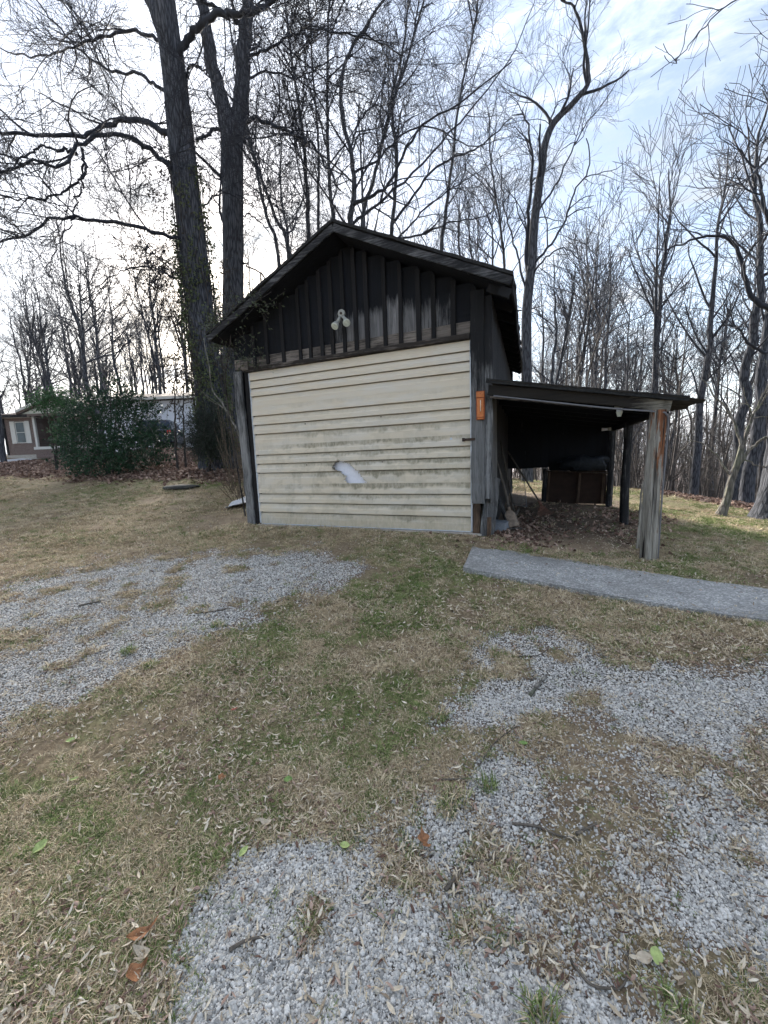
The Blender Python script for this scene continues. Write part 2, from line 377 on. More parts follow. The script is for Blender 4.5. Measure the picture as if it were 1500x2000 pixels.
# ------------------------------------------------------------------ geometry-node scatter (for uncountable stuff)
def scatter(name, P, rot, scl, pick, protos, label=None, cat=None):
    coll = bpy.data.collections.new(name + '_source')
    for i, (me, m) in enumerate(protos):
        if len(me.materials) == 0: me.materials.append(m)
        o = bpy.data.objects.new('%s_piece_%02d' % (name, i), me); coll.objects.link(o)
    me = bpy.data.meshes.new(name); me.vertices.add(len(P)); me.vertices.foreach_set('co', np.asarray(P, np.float32).ravel())
    a = me.attributes.new('rot', 'FLOAT_VECTOR', 'POINT'); a.data.foreach_set('vector', np.asarray(rot, np.float32).ravel())
    a = me.attributes.new('scl', 'FLOAT', 'POINT'); a.data.foreach_set('value', np.asarray(scl, np.float32))
    a = me.attributes.new('pick', 'INT', 'POINT'); a.data.foreach_set('value', np.asarray(pick, np.int32))
    ng = bpy.data.node_groups.new(name, 'GeometryNodeTree')
    ng.interface.new_socket('Geometry', in_out='INPUT', socket_type='NodeSocketGeometry'); ng.interface.new_socket('Geometry', in_out='OUTPUT', socket_type='NodeSocketGeometry')
    n = ng.nodes; l = ng.links; gi = n.new('NodeGroupInput'); go = n.new('NodeGroupOutput')
    ci = n.new('GeometryNodeCollectionInfo'); ci.inputs[0].default_value = coll; ci.inputs['Separate Children'].default_value = True; ci.inputs['Reset Children'].default_value = True
    ip = n.new('GeometryNodeInstanceOnPoints'); ip.inputs['Pick Instance'].default_value = True
    def at_(nm, ty):
        q = n.new('GeometryNodeInputNamedAttribute'); q.data_type = ty; q.inputs[0].default_value = nm
        return [o for o in q.outputs if o.enabled and o.name == 'Attribute'][0]
    e2r = n.new('FunctionNodeEulerToRotation'); l.new(at_('rot', 'FLOAT_VECTOR'), e2r.inputs[0])
    l.new(gi.outputs[0], ip.inputs['Points']); l.new(ci.outputs[0], ip.inputs['Instance']); l.new(at_('pick', 'INT'), ip.inputs['Instance Index'])
    l.new(e2r.outputs[0], ip.inputs['Rotation']); l.new(at_('scl', 'FLOAT'), ip.inputs['Scale']); l.new(ip.outputs[0], go.inputs[0])
    o = bpy.data.objects.new(name, me); COL.objects.link(o); md = o.modifiers.new('scatter', 'NODES'); md.node_group = ng
    tag(o, label, cat, kind='stuff'); return o
# ------------------------------------------------------------------ ground cover masks (world metres)
def poly_w(pp): return np.array([gp(px, py)[:2] for px, py in pp])
LEFTG = poly_w([(-60, 1158), (60, 1135), (180, 1108), (330, 1084), (470, 1078), (560, 1080), (690, 1100), (660, 1135), (560, 1180), (450, 1220), (380, 1250), (310, 1290), (210, 1325), (90, 1385), (-60, 1440), (-500, 1560), (-600, 1300)])
MIDSTRIP = poly_w([(-50, 1260), (150, 1185), (300, 1150), (430, 1150), (330, 1185), (180, 1225), (40, 1290), (-60, 1320)])
RIGHTG = poly_w([(930, 1262), (1060, 1232), (1180, 1285), (1300, 1290), (1420, 1310), (1620, 1330), (1750, 2300), (250, 2300), (330, 1850), (400, 1720), (520, 1640), (700, 1640), (830, 1650), (860, 1540), (850, 1430), (890, 1340)])
THIN1 = poly_w([(1090, 1380), (1200, 1400), (1300, 1560), (1400, 1700), (1480, 1900), (1430, 2050), (1200, 2000), (1080, 1850), (1020, 1650), (1040, 1500)])
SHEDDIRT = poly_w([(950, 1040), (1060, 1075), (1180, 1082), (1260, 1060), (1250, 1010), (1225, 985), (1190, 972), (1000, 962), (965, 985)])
LEAFBED = poly_w([(-300, 935), (0, 925), (60, 930), (180, 940), (330, 935), (480, 945), (480, 900), (400, 880), (330, 872), (250, 880), (100, 884), (60, 890), (-20, 905), (-300, 915)])
TREELINE = poly_w([(1190, 945), (1290, 965), (1400, 985), (1500, 1003), (1700, 1040), (1700, 960), (1400, 935), (1200, 915)])
def inpoly(x, y, P):
    c = np.zeros(x.shape, bool); j = len(P) - 1
    for i in range(len(P)):
        xi, yi = P[i]; xj, yj = P[j]
        t = ((yi > y) != (yj > y)) & (x < (xj - xi) * (y - yi) / (yj - yi + 1e-12) + xi); c ^= t; j = i
    return c
def soft(x, y, P, w=.12, s=0):
    r = np.zeros(x.shape); r0 = np.hypot(x, y)
    w = w * np.clip(r0 / 2.5, .5, 4)
    for i in range(6):
        dx = (fbm(x * 2.2 + i * .37, y * 2.2, 31 + s + i * 13, 4) - .5) * w * 5; dy = (fbm(x * 2.2, y * 2.2 + i * .61, 77 + s + i * 17, 4) - .5) * w * 5
        r += inpoly(x + dx, y + dy, P)
    return r / 6
def m_gravel(x, y):
    g = np.maximum(soft(x, y, LEFTG, .15), soft(x, y, RIGHTG, .17, 3))
    g = g * (1 - .45 * soft(x, y, MIDSTRIP, .08, 5)) * (1 - .85 * soft(x, y, THIN1, .14, 8) * np.clip((fbm(x * 3, y * 3, 55) - .36) * 4.5, 0, 1))
    g = g * np.clip(.30 + (fbm(x * 4.5, y * 4.5, 91, 4) - .33) * 4.6, .10, 1)
    return g
def m_litter(x, y): return np.maximum(soft(x, y, LEAFBED, .12, 20), soft(x, y, TREELINE, .12, 22))
GREENS = [((640, 1240), 1.0, .7), ((560, 1560), .9, .45), ((700, 1440), .7, .5), ((830, 1130), .8, .6), ((760, 1330), .6, .6), ((250, 1450), .35, .7), ((100, 1560), .4, .6), ((1290, 1110), .9, .7), ((1450, 1040), 1.6, .9), ((980, 1075), .8, .5), ((1150, 1075), .8, .5), ((420, 940), 1.1, .8), ((250, 950), 1.5, .5), ((1300, 1000), 2.4, .8), ((1030, 940), 2.5, .9), ((1200, 960), 3, .8), ((1400, 1000), 3, .7)]
GREENW = [(*gp(*p)[:2], r, a) for p, r, a in GREENS]
def m_bare(x, y): return .75 * np.clip((.39 - fbm(x * 1.7, y * 1.7, 301, 4)) * 9, 0, 1)
def m_green(x, y):
    z = np.zeros(x.shape)
    for cx, cy, r, a in GREENW: z = np.maximum(z, a * np.exp(-((x - cx) ** 2 + (y - cy) ** 2) / (r * r)))
    n = .5 * fbm(x * 2.1, y * 2.1, 211, 5) + .5 * fbm(x * 7, y * 7, 215, 4)
    return np.clip((z * .95 + .24) * np.clip((n - .34) * 4.5, 0, 1.3), 0, .85)

# ------------------------------------------------------------------ the ground: one sheet to the horizon
def build_ground():
    az0 = math.atan2(FH[0], FH[1])
    a = np.concatenate([np.linspace(-62, 62, 300), np.linspace(62, 298, 61)[1:-1]]); a = np.radians(a) + az0
    r = np.concatenate([[0.02, .25], np.geomspace(.5, 60, 330), np.geomspace(62, 6500, 60)])
    A, Rr = np.meshgrid(a, r); X = np.sin(A) * Rr; Y = np.cos(A) * Rr
    Z = H(X, Y); n = len(a); m = len(r)
    V = np.stack([X, Y, Z], -1).reshape(-1, 3)
    i = np.arange(m - 1)[:, None] * n; j = np.arange(n)[None]; jn = (j + 1) % n
    Q = np.stack([i + j, i + n + j, i + n + jn, i + jn], -1).reshape(-1, 4)[:, ::-1]
    x, y = V[:, 0], V[:, 1]; near = np.hypot(x, y) < 60
    gr = np.zeros(len(V)); li = np.zeros(len(V)); ge = np.full(len(V), .3); di = np.zeros(len(V)); ba = np.zeros(len(V))
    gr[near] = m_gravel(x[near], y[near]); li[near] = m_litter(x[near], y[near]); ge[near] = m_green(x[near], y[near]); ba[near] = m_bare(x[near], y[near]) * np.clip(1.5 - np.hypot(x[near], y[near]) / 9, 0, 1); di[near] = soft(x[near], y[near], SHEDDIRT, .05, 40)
    rr = np.hypot(x, y); li = np.maximum(li, np.clip((rr - 24) / 10, 0, 1) * (x * FH[1] - y * FH[0] > -3))
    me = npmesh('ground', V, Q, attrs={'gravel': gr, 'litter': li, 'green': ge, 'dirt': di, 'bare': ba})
    mt, t, b = mat('lawn_gravel_soil', .95); g = G(t); v = g.coord('World')
    b.inputs['Specular IOR Level'].default_value = .1
    n1 = g.noise(v, 5, 8, .65); n2 = g.noise(v, 38, 6, .7); n3 = g.noise(v, 150, 4, .7)
    straw = g.ramp(n2, [(.25, (.07, .05, .032)), (.5, (.24, .185, .115)), (.75, (.50, .42, .28))])
    straw = g.mix(g.mr(n1, .4, .7), straw, (.15, .105, .075))
    green = g.ramp(n2, [(.3, (.05, .06, .022)), (.7, (.25, .265, .11))])
    col = g.mix(g.math('MULTIPLY', g.attr('green'), g.mr(n3, .3, .6, .4, 1), clamp=True), straw, green)
    soil = g.ramp(n2, [(.3, (.075, .05, .036)), (.7, (.235, .175, .125))])
    col = g.mix(g.math('MULTIPLY', g.attr('bare'), .8), col, soil)
    vo = g.n('ShaderNodeTexVoronoi'); g.lk(v, vo.inputs['Vector']); vo.inputs['Scale'].default_value = 88; vo.inputs['Randomness'].default_value = .95
    sepc = g.n('ShaderNodeSeparateXYZ'); g.lk(vo.outputs['Color'], sepc.inputs[0])
    peb = g.ramp(sepc.outputs[0], [(0, (.24, .225, .205)), (.45, (.52, .50, .47)), (1, (.74, .71, .66))])
    edge = g.mr(vo.outputs['Distance'], .35, .62); peb = g.mix(edge, peb, (.07, .06, .05))
    keep = g.math('GREATER_THAN', g.math('ADD', g.attr('gravel'), g.math('MULTIPLY', g.math('SUBTRACT', sepc.outputs[1], .5), .7)), .42)
    under = g.mix(g.mr(g.attr('gravel'), .04, .28), col, soil)
    col = g.mix(keep, under, peb)
    lit = g.ramp(g.noise(v, 26, 5, .8), [(.3, (.03, .018, .014)), (.5, (.10, .06, .045)), (.75, (.24, .165, .125))])
    col = g.mix(g.mr(g.attr('litter'), .2, .6), col, lit)
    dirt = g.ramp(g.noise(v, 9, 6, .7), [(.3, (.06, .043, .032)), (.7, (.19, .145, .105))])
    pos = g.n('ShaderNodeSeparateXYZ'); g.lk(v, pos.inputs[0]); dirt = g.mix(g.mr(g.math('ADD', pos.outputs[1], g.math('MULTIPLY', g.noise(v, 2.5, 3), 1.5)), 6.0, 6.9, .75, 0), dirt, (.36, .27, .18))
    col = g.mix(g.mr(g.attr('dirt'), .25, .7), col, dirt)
    g.lk(col, b.inputs['Base Color'])
    hgt = g.math('ADD', g.math('MULTIPLY', g.math('MULTIPLY', g.math('SUBTRACT', 1.0, vo.outputs['Distance']), keep), .8), g.math('ADD', g.math('MULTIPLY', n2, .8), g.math('MULTIPLY', n3, .4)))
    g.bump(hgt, b, .012, .8)
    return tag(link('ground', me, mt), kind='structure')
build_ground()

# far ridge across the valley (wooded, faded by the air)
def build_hills():
    az0 = math.atan2(FH[0], FH[1]); a = np.radians(np.linspace(-110, 110, 420)) + az0; r = np.array([1150, 1250, 1400, 1600, 1900, 2400.])
    A, R_ = np.meshgrid(a, r); X = np.sin(A) * R_; Y = np.cos(A) * R_
    k = np.array([0, .25, .62, 1, .8, .0])[:, None]
    top = 105 + 26 * (vnoise(A * 5 + 3, A * 0, 3) - .5) * 2 + 12 * (vnoise(A * 23, A * 0, 4) - .5) * 2
    Z = -45 + k * (top + 45) + (fbm(X / 60, Y / 60, 8) - .5) * 16 * k
    n = len(a); i = np.arange(len(r) - 1)[:, None] * n; j = np.arange(n - 1)[None]
    Q = np.stack([i + j, i + j + 1, i + n + j + 1, i + n + j], -1).reshape(-1, 4)
    m, t, b = mat('winter_woodland_hill', 1); g = G(t); v = g.coord('World')
    g.lk(g.ramp(g.noise(v, .03, 6, .7), [(.35, (.045, .045, .04)), (.7, (.10, .085, .07))]), b.inputs['Base Color'])
    tag(link('distant_hills', npmesh('distant_hills', np.stack([X, Y, Z], -1).reshape(-1, 3), Q), m), kind='structure')
build_hills()

def haze():
    m = bpy.data.materials.new('air'); m.use_nodes = True; t = m.node_tree; t.nodes.clear(); o = t.nodes.new('ShaderNodeOutputMaterial'); v = t.nodes.new('ShaderNodeVolumePrincipled')
    v.inputs['Density'].default_value = .00028; v.inputs['Color'].default_value = (.80, .88, 1, 1); v.inputs['Anisotropy'].default_value = .2; t.links.new(v.outputs[0], o.inputs['Volume'])
    bm = bmesh.new(); bmesh.ops.create_cube(bm, size=1)
    for q in bm.verts: q.co = Vector((q.co.x * 13400, q.co.y * 13400, 50 + q.co.z * 250))
    tag(bmobj('haze', bm, m), 'thin pale air between the yard and the far ridge', kind='stuff')
haze()

# ------------------------------------------------------------------ concrete path
def build_path():
    a, b_, c, d = (gp(925, 1062)[:2], gp(906, 1119)[:2], gp(1500, 1217)[:2], gp(1500, 1156)[:2])
    c = b_ + (c - b_) * 2.6; d = a + (d - a) * 2.6
    bm = bmesh.new(); n = 60; rows = []
    rs = np.random.RandomState(4)
    for i in range(n + 1):
        k = (i / n); row = []
        for j in range(7):
            w = j / 6; p = (a * (1 - k) + d * k) * (1 - w) + (b_ * (1 - k) + c * k) * w
            if j in (0, 6) : p = p + rs.normal(0, .008, 2)
            zt = h1(*((a + b_) / 2 * (1 - k) + (c + d) / 2 * k)) + .028
            z0 = [(.7 * zt + .3 * (h1(p[0], p[1]) + .02))]
            row.append(bm.verts.new((p[0], p[1], z0[0])))
        rows.append(row)
    for i in range(n):
        for j in range(6): bm.faces.new((rows[i][j], rows[i][j + 1], rows[i + 1][j + 1], rows[i + 1][j]))
    r = bmesh.ops.extrude_face_region(bm, geom=bm.faces[:]); bmesh.ops.translate(bm, vec=(0, 0, -.12), verts=[v for v in r['geom'] if isinstance(v, bmesh.types.BMVert)])
    bmesh.ops.recalc_face_normals(bm, faces=bm.faces)
    m, t, b = mat('exposed_aggregate', .9); g = G(t); v = g.coord('World')
    vo = g.n('ShaderNodeTexVoronoi'); g.lk(v, vo.inputs['Vector']); vo.inputs['Scale'].default_value = 95
    s = g.n('ShaderNodeSeparateXYZ'); g.lk(vo.outputs['Color'], s.inputs[0])
    st = g.ramp(s.outputs[0], [(0, (.17, .17, .168)), (.5, (.27, .27, .265)), (.8, (.37, .37, .36)), (1, (.55, .54, .52))])
    st = g.mix(g.mr(g.noise(v, 2.2, 6, .7), .40, .62, 0, .6), st, (.15, .145, .135))
    st = g.mix(g.mr(g.noise(v, 9, 5, .75), .54, .68, 0, .7), st, (.42, .41, .39))
    g.lk(st, b.inputs['Base Color']); g.bump(g.math('SUBTRACT', 1, vo.outputs['Distance']), b, .004, .8)
    tag(bmobj('footpath', bm, m), kind='structure')
    return a, b_, c, d
PATH = build_path()
PATHP = np.array([PATH[0], PATH[1], PATH[2], PATH[3]])

# ------------------------------------------------------------------ the garage
YF = 5.17; YB = 10.8
Z0 = .43
def wallx(y): return -.75 - .062 * (y - YF)                       # its right wall runs slightly inwards
RIDGE = (-2.64, 2.802 + CAMZ)                                        # underside of the roof boards at the rake
def roofz(x, off=0.0):
    if x < RIDGE[0]: return RIDGE[1] - (RIDGE[0] - x) * .452 + off
    return RIDGE[1] - (x - RIDGE[0]) * .487 + off
gar = empty('garage', (-2.7, YF, .42), 'small dark board-and-batten garage with cream siding door under bare trees', 'garage')
# gable boards (vertical planks) and battens
bat_px = [(457, 700), (496, 697), (521, 692), (552, 688), (585, 681), (605, 677), (628, 673), (649, 670), (672, 666), (695, 662), (717, 657), (752, 650), (782, 645), (817, 640), (846, 634), (885, 628), (925, 622)]
bx = [onY(px, py, YF - .05)[0] for px, py in bat_px]
rs = np.random.RandomState(3)
def greyfoot(amount, top):
    def f(V): return amount * np.clip((top - V[:, 2]) / .38, 0, 1) - .25
    return f
edges = sorted(bx); edges = [-4.72] + edges[1:]
for i in range(len(edges) - 1):
    xa, xb = edges[i], edges[i + 1]; xm = (xa + xb) / 2
    frac = (xm + 4.5) / 3.5
    am = 0.1 + 1.75 * np.exp(-((xm + 2.1) / .72) ** 2) + rs.uniform(-.1, .15)
    zb = 1.575 + CAMZ + rs.uniform(-.012, .012)
    zt = roofz(xm) - .02
    plank('gable_board', (xm, YF, zb + .0), (xm, YF, zt), xb - xa + .012, .022, M_DARK, gar, up=(1, 0, 0), wearfn=greyfoot(am, zb + .55 + rs.uniform(-.08, .12)), seg=14, seed=i, jit=.0015)
    # header board seen between the battens
    plank('header_board', (xa + .002, YF - .004, 1.508 + CAMZ), (xb - .002, YF - .004, 1.508 + CAMZ), .145, .024, M_GREYX, gar, up=(0, 0, 1), seg=5, seed=50 + i, jit=.0012, wear=rs.uniform(-.05, .35) + .15 * (xm > -2))
for i, x in enumerate(edges[1:]):
    zt = roofz(x) - .03; zb = 1.435 + CAMZ + rs.uniform(-.02, .012)
    plank('batten', (x, YF - .032, zb), (x + rs.normal(0, .004), YF - .032, zt), rs.uniform(.048, .066), .03, M_BATTEN, gar, up=(1, 0, 0), seg=8, seed=90 + i, jit=.0015, wearfn=greyfoot(.35, zb + .4))
plank('door_head', (-4.50, YF - .03, 1.398 + CAMZ), (-1.0, YF - .03, 1.398 + CAMZ), .065, .075, M_GREYX, gar, up=(0, 0, 1), seg=30, seed=7, jit=.002, wear=-.3)
plank('header_end_block', (-4.53, YF - .06, 1.46 + CAMZ), (-4.41, YF - .06, 1.46 + CAMZ), .13, .04, M_GREYX, gar, up=(0, 0, 1), seg=3, seed=8, wear=.1)
box('gable_backing', -4.7, -.77, YF + .018, YF + .03, 1.39 + CAMZ, 1.85 + CAMZ, M_METALROOF, gar)
# corner posts and boards
plank('corner_board', (-4.62, YF - .03, Z0 - .04), (-4.655, YF - .03, 1.40 + CAMZ), .15, .05, M_GREYZ, gar, up=(1, 0, 0), seg=26, seed=31, jit=.004, wearfn=lambda V: .25 + .7 * (fbm(V[:, 0] * 30, V[:, 2] * 1.2, 3) - .35) + .15 * (V[:, 2] < 1.9))
plank('corner_board', (-4.515, YF - .01, Z0 - .02), (-4.50, YF - .01, 1.37 + CAMZ), .07, .04, M_BATTEN, gar, up=(1, 0, 0), seg=16, seed=32, jit=.003, wear=-.2)
plank('corner_board', (-.905, YF - .03, .80), (-.905, YF - .03, roofz(-.9) - .05), .165, .055, M_GREYZ, gar, up=(1, 0, 0), seg=30, seed=33, jit=.003, wearfn=lambda V: .95 * np.clip((3.1 - V[:, 2]) / 1.4, 0, 1) - .35 - .75 * (np.abs(V[:, 0] + .905) < .05) * np.exp(-((V[:, 2] - 2.35) / .35) ** 2) + .3 * (V[:, 2] < 1.6))
plank('corner_board', (-.79, YF - .015, .86), (-.785, YF - .015, roofz(-.8) - .08), .10, .04, M_GREYZ, gar, up=(1, 0, 0), seg=30, seed=34, jit=.003, wearfn=lambda V: .9 * np.clip((3.1 - V[:, 2]) / 1.1, 0, 1) - .35)
plank('corner_stub', (-.935, YF - .02, .40), (-.93, YF - .02, .80), .085, .05, M_BROWN, gar, up=(1, 0, 0), seg=8, seed=35, jit=.003, wear=.2)
# side wall boards (right) and hidden left/back wall boards
y = YF + .03; i = 0
while y < YB:
    w = .165 + .03 * math.sin(i * 2.3); xa, xb = wallx(y), wallx(y + w)
    zt = 1.83 + CAMZ; low = .42 if y > 6.1 else .80
    plank('wall_board', ((xa + xb) / 2, y + w / 2, low), ((xa + xb) / 2, y + w / 2, zt), w + .014, .020 + .004 * (i % 2), M_GREYZ, gar, up=(0, 1, 0), seg=12, seed=200 + i, wearfn=lambda V, i=i: (1.1 if i < 4 else .35) * np.clip((2.75 - V[:, 2]) / .6, 0, 1) - .55)
    y += w; i += 1
y = YF + .03; i = 0
while y < YB:
    plank('wall_board', (-4.68, y + .14, .40), (-4.68, y + .14, 1.80 + CAMZ), .275, .022, M_BATTEN, gar, up=(0, 1, 0), seg=4, seed=300 + i); y += .28; i += 1
x = -4.68; i = 0
while x < -1.15:
    plank('wall_board', (x + .14, YB, .40), (x + .14, YB, roofz(x + .14) - .05), .275, .022, M_BATTEN, gar, up=(1, 0, 0), seg=4, seed=330 + i); x += .28; i += 1
# roof: deck, shingles, rake boards, fascia, rafter tails
YR = 4.82
def slab(name, x0, x1, y0, y1, th, off, material, rough_=0.0, nx=14, ny=30, skew=0.0, seed=0):
    rsl = np.random.RandomState(seed); bm = bmesh.new(); rows = []
    for j in range(ny + 1):
        yy = y0 + (y1 - y0) * j / ny; row = []
        for k in range(nx + 1):
            xe = x1 + skew * (yy - y0); xx = x0 + (xe - x0) * k / nx
            if k == nx and rough_: xx += rsl.normal(0, rough_)
            yq = yy + (rsl.normal(0, rough_) if (j == 0 and rough_) else 0)
            row.append(bm.verts.new((xx, yq, roofz(xx) + off + rsl.normal(0, .0015))))
        rows.append(row)
    for j in range(ny):
        for k in range(nx): bm.faces.new((rows[j][k], rows[j][k + 1], rows[j + 1][k + 1], rows[j + 1][k]))
    r = bmesh.ops.extrude_face_region(bm, geom=bm.faces[:]); bmesh.ops.translate(bm, vec=(0, 0, th), verts=[v for v in r['geom'] if isinstance(v, bmesh.types.BMVert)])
    bmesh.ops.recalc_face_normals(bm, faces=bm.faces)
    return bmobj(name, bm, material, gar)
slab('roof_deck', RIDGE[0], -.50, YR + .03, YB + .25, .022, .012, M_DARK, 0, seed=1, skew=-.058)
slab('roof_deck', RIDGE[0], -4.86, YR + .03, YB + .25, .022, .012, M_DARK, 0, seed=2)
slab('roof_shingles', RIDGE[0], -.46, YR - .02, YB + .28, .035, .125, M_SHINGLE, .010, seed=3, skew=-.058)
slab('roof_shingles', RIDGE[0], -4.91, YR - .02, YB + .28, .035, .125, M_SHINGLE, .010, seed=4)
slab('roof_sheathing', RIDGE[0], -.47, YR + .02, YB + .26, .08, .04, M_BATTEN, 0, seed=5, skew=-.058)
slab('roof_sheathing', RIDGE[0], -4.89, YR + .02, YB + .26, .08, .04, M_BATTEN, 0, seed=6)
for sx, xe, sd in ((1, -.49, 41), (-1, -4.88, 42)):
    zc = .062
    plank('rake_board', (RIDGE[0] + sx * .002, YR, RIDGE[1] + zc), (xe, YR, roofz(xe) + zc), .088, .026, M_FASC, gar, up=(0, 0, 1), seg=40, seed=sd, jit=.0015, wear=.12, wearfn=lambda V: .25 * (fbm(V[:, 0] * 3, V[:, 2] * 3, 6) - .5))
plank('rake_board_end', (-.62, YR + .05, roofz(-.62) - .05), (-.50, YR + .05, roofz(-.50) - .06), .10, .03, M_FASC, gar, up=(0, 0, 1), seg=4, seed=43, wear=-.2)
for k in range(12):                                             # rafter tails under the right eave
    yy = YR + .12 + k * .52
    if yy > YB: break
    plank('rafter', (wallx(yy) - .02, yy, roofz(wallx(yy)) - .035), (-.50 - .058 * (yy - YR), yy, roofz(-.50 - .058 * (yy - YR)) - .045), .09, .04, M_BATTEN, gar, up=(0, 0, 1), seg=3, seed=60 + k)
tailx = -.49
plank('eave_board', (tailx, YR + .03, roofz(tailx) - .02), (tailx - .058 * 6, YB + .2, roofz(tailx - .35) - .03), .10, .022, M_BATTEN, gar, up=(0, 0, 1), seg=26, seed=71, jit=.006)
# sill
box('concrete_sill', -4.50, -.86, YF - .09, YF + .12, .30, Z0 - .018, M_CONC, gar, .006)
# ---- door: four lapped panels of cream siding in a galvanised edge
door = empty("garage_door", (0, 0, 0)); door.parent = gar; door.location = -gar.location
XL, XR = -4.44, -1.008
secs = [.43]
for py in (942, 848, 750.7): secs.append(onY(917, py, YF)[2])
secs.append(1.362 + CAMZ)
HOLE = [(655, 905), (662, 899), (672, 903), (682, 906), (694, 916), (706, 930), (718, 944), (684, 945), (674, 938), (677, 930), (668, 925), (661, 920), (652, 913)]
HOLEW = np.array([(onY(a, b_, YF)[0], onY(a, b_, YF)[2]) for a, b_ in HOLE])
def door_panel(z0, z1, hole, seed):
    nx = 230 if hole else 120; nzb = 9 if hole else 6
    bands = [z0 + (z1 - z0) * f for f in (0, .305, .54, .77, 1.0)]
    zs = []; ys = []; up_ = []
    for bi in range(4):
        a, b_ = bands[bi], bands[bi + 1]; h = b_ - a
        # from the lap's lower lip upward: lip (proud), flat face, crease, bevel receding to the next lap
        prof = [(0, .04), (.0, -.027), (.42, -.025), (.47, -.018), (.885, -.004), (.885, .04), (1.0, .04)]
        if bi == 0: prof = [(0, -.017), (.5, -.015), (.55, -.011), (.905, -.004), (.905, .04), (1.0, .04)]
        if bi == 3: prof = [(0, .04), (.0, -.027), (.42, -.025), (.47, -.019), (1.0, -.017)]
        sub = []
        for q in range(len(prof) - 1):
            k = 1 if (prof[q + 1][0] - prof[q][0]) < .08 else nzb
            for s in range(k): f = s / k; sub.append((prof[q][0] + (prof[q + 1][0] - prof[q][0]) * f, prof[q][1] + (prof[q + 1][1] - prof[q][1]) * f))
        for f, yy in sub:
            zs.append(a + h * f + (0.0006 if f == 0 and yy > 0 else 0)); ys.append(yy); up_.append((f, bi))
    zs.append(z1 - .001); ys.append(-.016); up_.append((1.0, 3))
    zs = np.array(zs); ys = np.array(ys); fu = np.array([u[0] for u in up_]); bi_ = np.array([u[1] for u in up_])
    xs = np.linspace(XL, XR, nx + 1)
    if hole: xs = np.concatenate([np.linspace(XL, -3.3, 40)[:-1], np.linspace(-3.3, -2.2, 130)[:-1], np.linspace(-2.2, XR, 50)])
    nx = len(xs) - 1; nz = len(zs)
    X, Zg = np.meshgrid(xs, zs); Yg = np.repeat(ys[:, None], nx + 1, 1) + YF + (fbm(X * 1.3, Zg * 2, seed) - .5) * .007
    Zj = Zg + (fbm(X * .9, Zg * 0 + seed, 5) - .5) * .006
    # torn lower lip on the bottom panel
    # dirt: mildew on the bevelled upper half of each lap, its lower edge dripping
    drip = .50 + .34 * (vnoise(X * 9, Zg * 0 + bi_[:, None] * 9 + seed, 61) - .5) + .16 * (vnoise(X * 34, Zg * 0 + bi_[:, None], 62) - .5)
    d = np.clip((fu[:, None] - drip) * 6, 0, 1)
    low = np.clip((2.25 - Zg) / .9, 0, 1)
    area = np.clip((fbm(X * 1.2, Zg * 1.1, 63) - .30) * 3, 0, 1) * np.clip(.25 + .85 * low, 0, 1) * np.clip((X + 4.35) / .9, .15, 1)
    dirt = d * area * 1.1 + .32 * low * (fbm(X * 6, Zg * 6, 64) > .52)
    bandk = np.array([1.0, .85, .8, 1.1])[bi_][:, None]; dirt = dirt * bandk
    if z0 < .5: dirt = np.maximum(dirt, np.clip((.62 - Zg) / .15, 0, .55))
    V = np.stack([X, Yg, Zj], -1); burn = np.zeros_like(X)
    idx = np.arange((nx + 1) * nz).reshape(nz, nx + 1)
    Q = np.stack([idx[:-1, :-1], idx[:-1, 1:], idx[1:, 1:], idx[1:, :-1]], -1)
    keep = np.ones(Q.shape[:2], bool)
    if hole:
        cx_ = (X[:-1, :-1] + X[1:, 1:]) / 2; cz_ = (Zg[:-1, :-1] + Zg[1:, 1:]) / 2
        jx = (vnoise(cx_ * 60, cz_ * 60, 8) - .5) * .03; jz = (vnoise(cx_ * 60, cz_ * 60, 9) - .5) * .03
        keep = ~inpoly(cx_ + jx, cz_ + jz, HOLEW)
        dd = np.min(np.hypot(X[..., None] - HOLEW[:, 0], Zg[..., None] - HOLEW[:, 1]), -1)
        # distance to polygon edges
        dm = np.full(X.shape, 9.)
        for a in range(len(HOLEW)):
            p, q = HOLEW[a], HOLEW[(a + 1) % len(HOLEW)]; e = q - p; tt = np.clip(((X - p[0]) * e[0] + (Zg - p[1]) * e[1]) / (e @ e), 0, 1)
            dm = np.minimum(dm, np.hypot(X - p[0] - tt * e[0], Zg - p[1] - tt * e[1]))
        V[..., 1] += np.exp(-dm / .012) * .016 * (vnoise(X * 35, Zg * 35, 12) - .3)
        burn = np.clip(1.1 - dm / (.006 + .035 * vnoise(X * 30, Zg * 30, 14) * (X < -2.98)), 0, 1) * (.55 + .45 * (X < -2.9))
        dirt = np.maximum(dirt, np.exp(-dm / .06) * .8 * vnoise(X * 40, Zg * 20, 15))
    me = npmesh('door_panel', V.reshape(-1, 3), Q[keep].reshape(-1, 4), smooth=False, attrs={'dirt': dirt.ravel(), 'burn': burn.ravel()})
    return link('door_panel', me, M_SIDING, door)
for i in range(4): door_panel(secs[i], secs[i + 1], i == 1, 70 + i * 5)
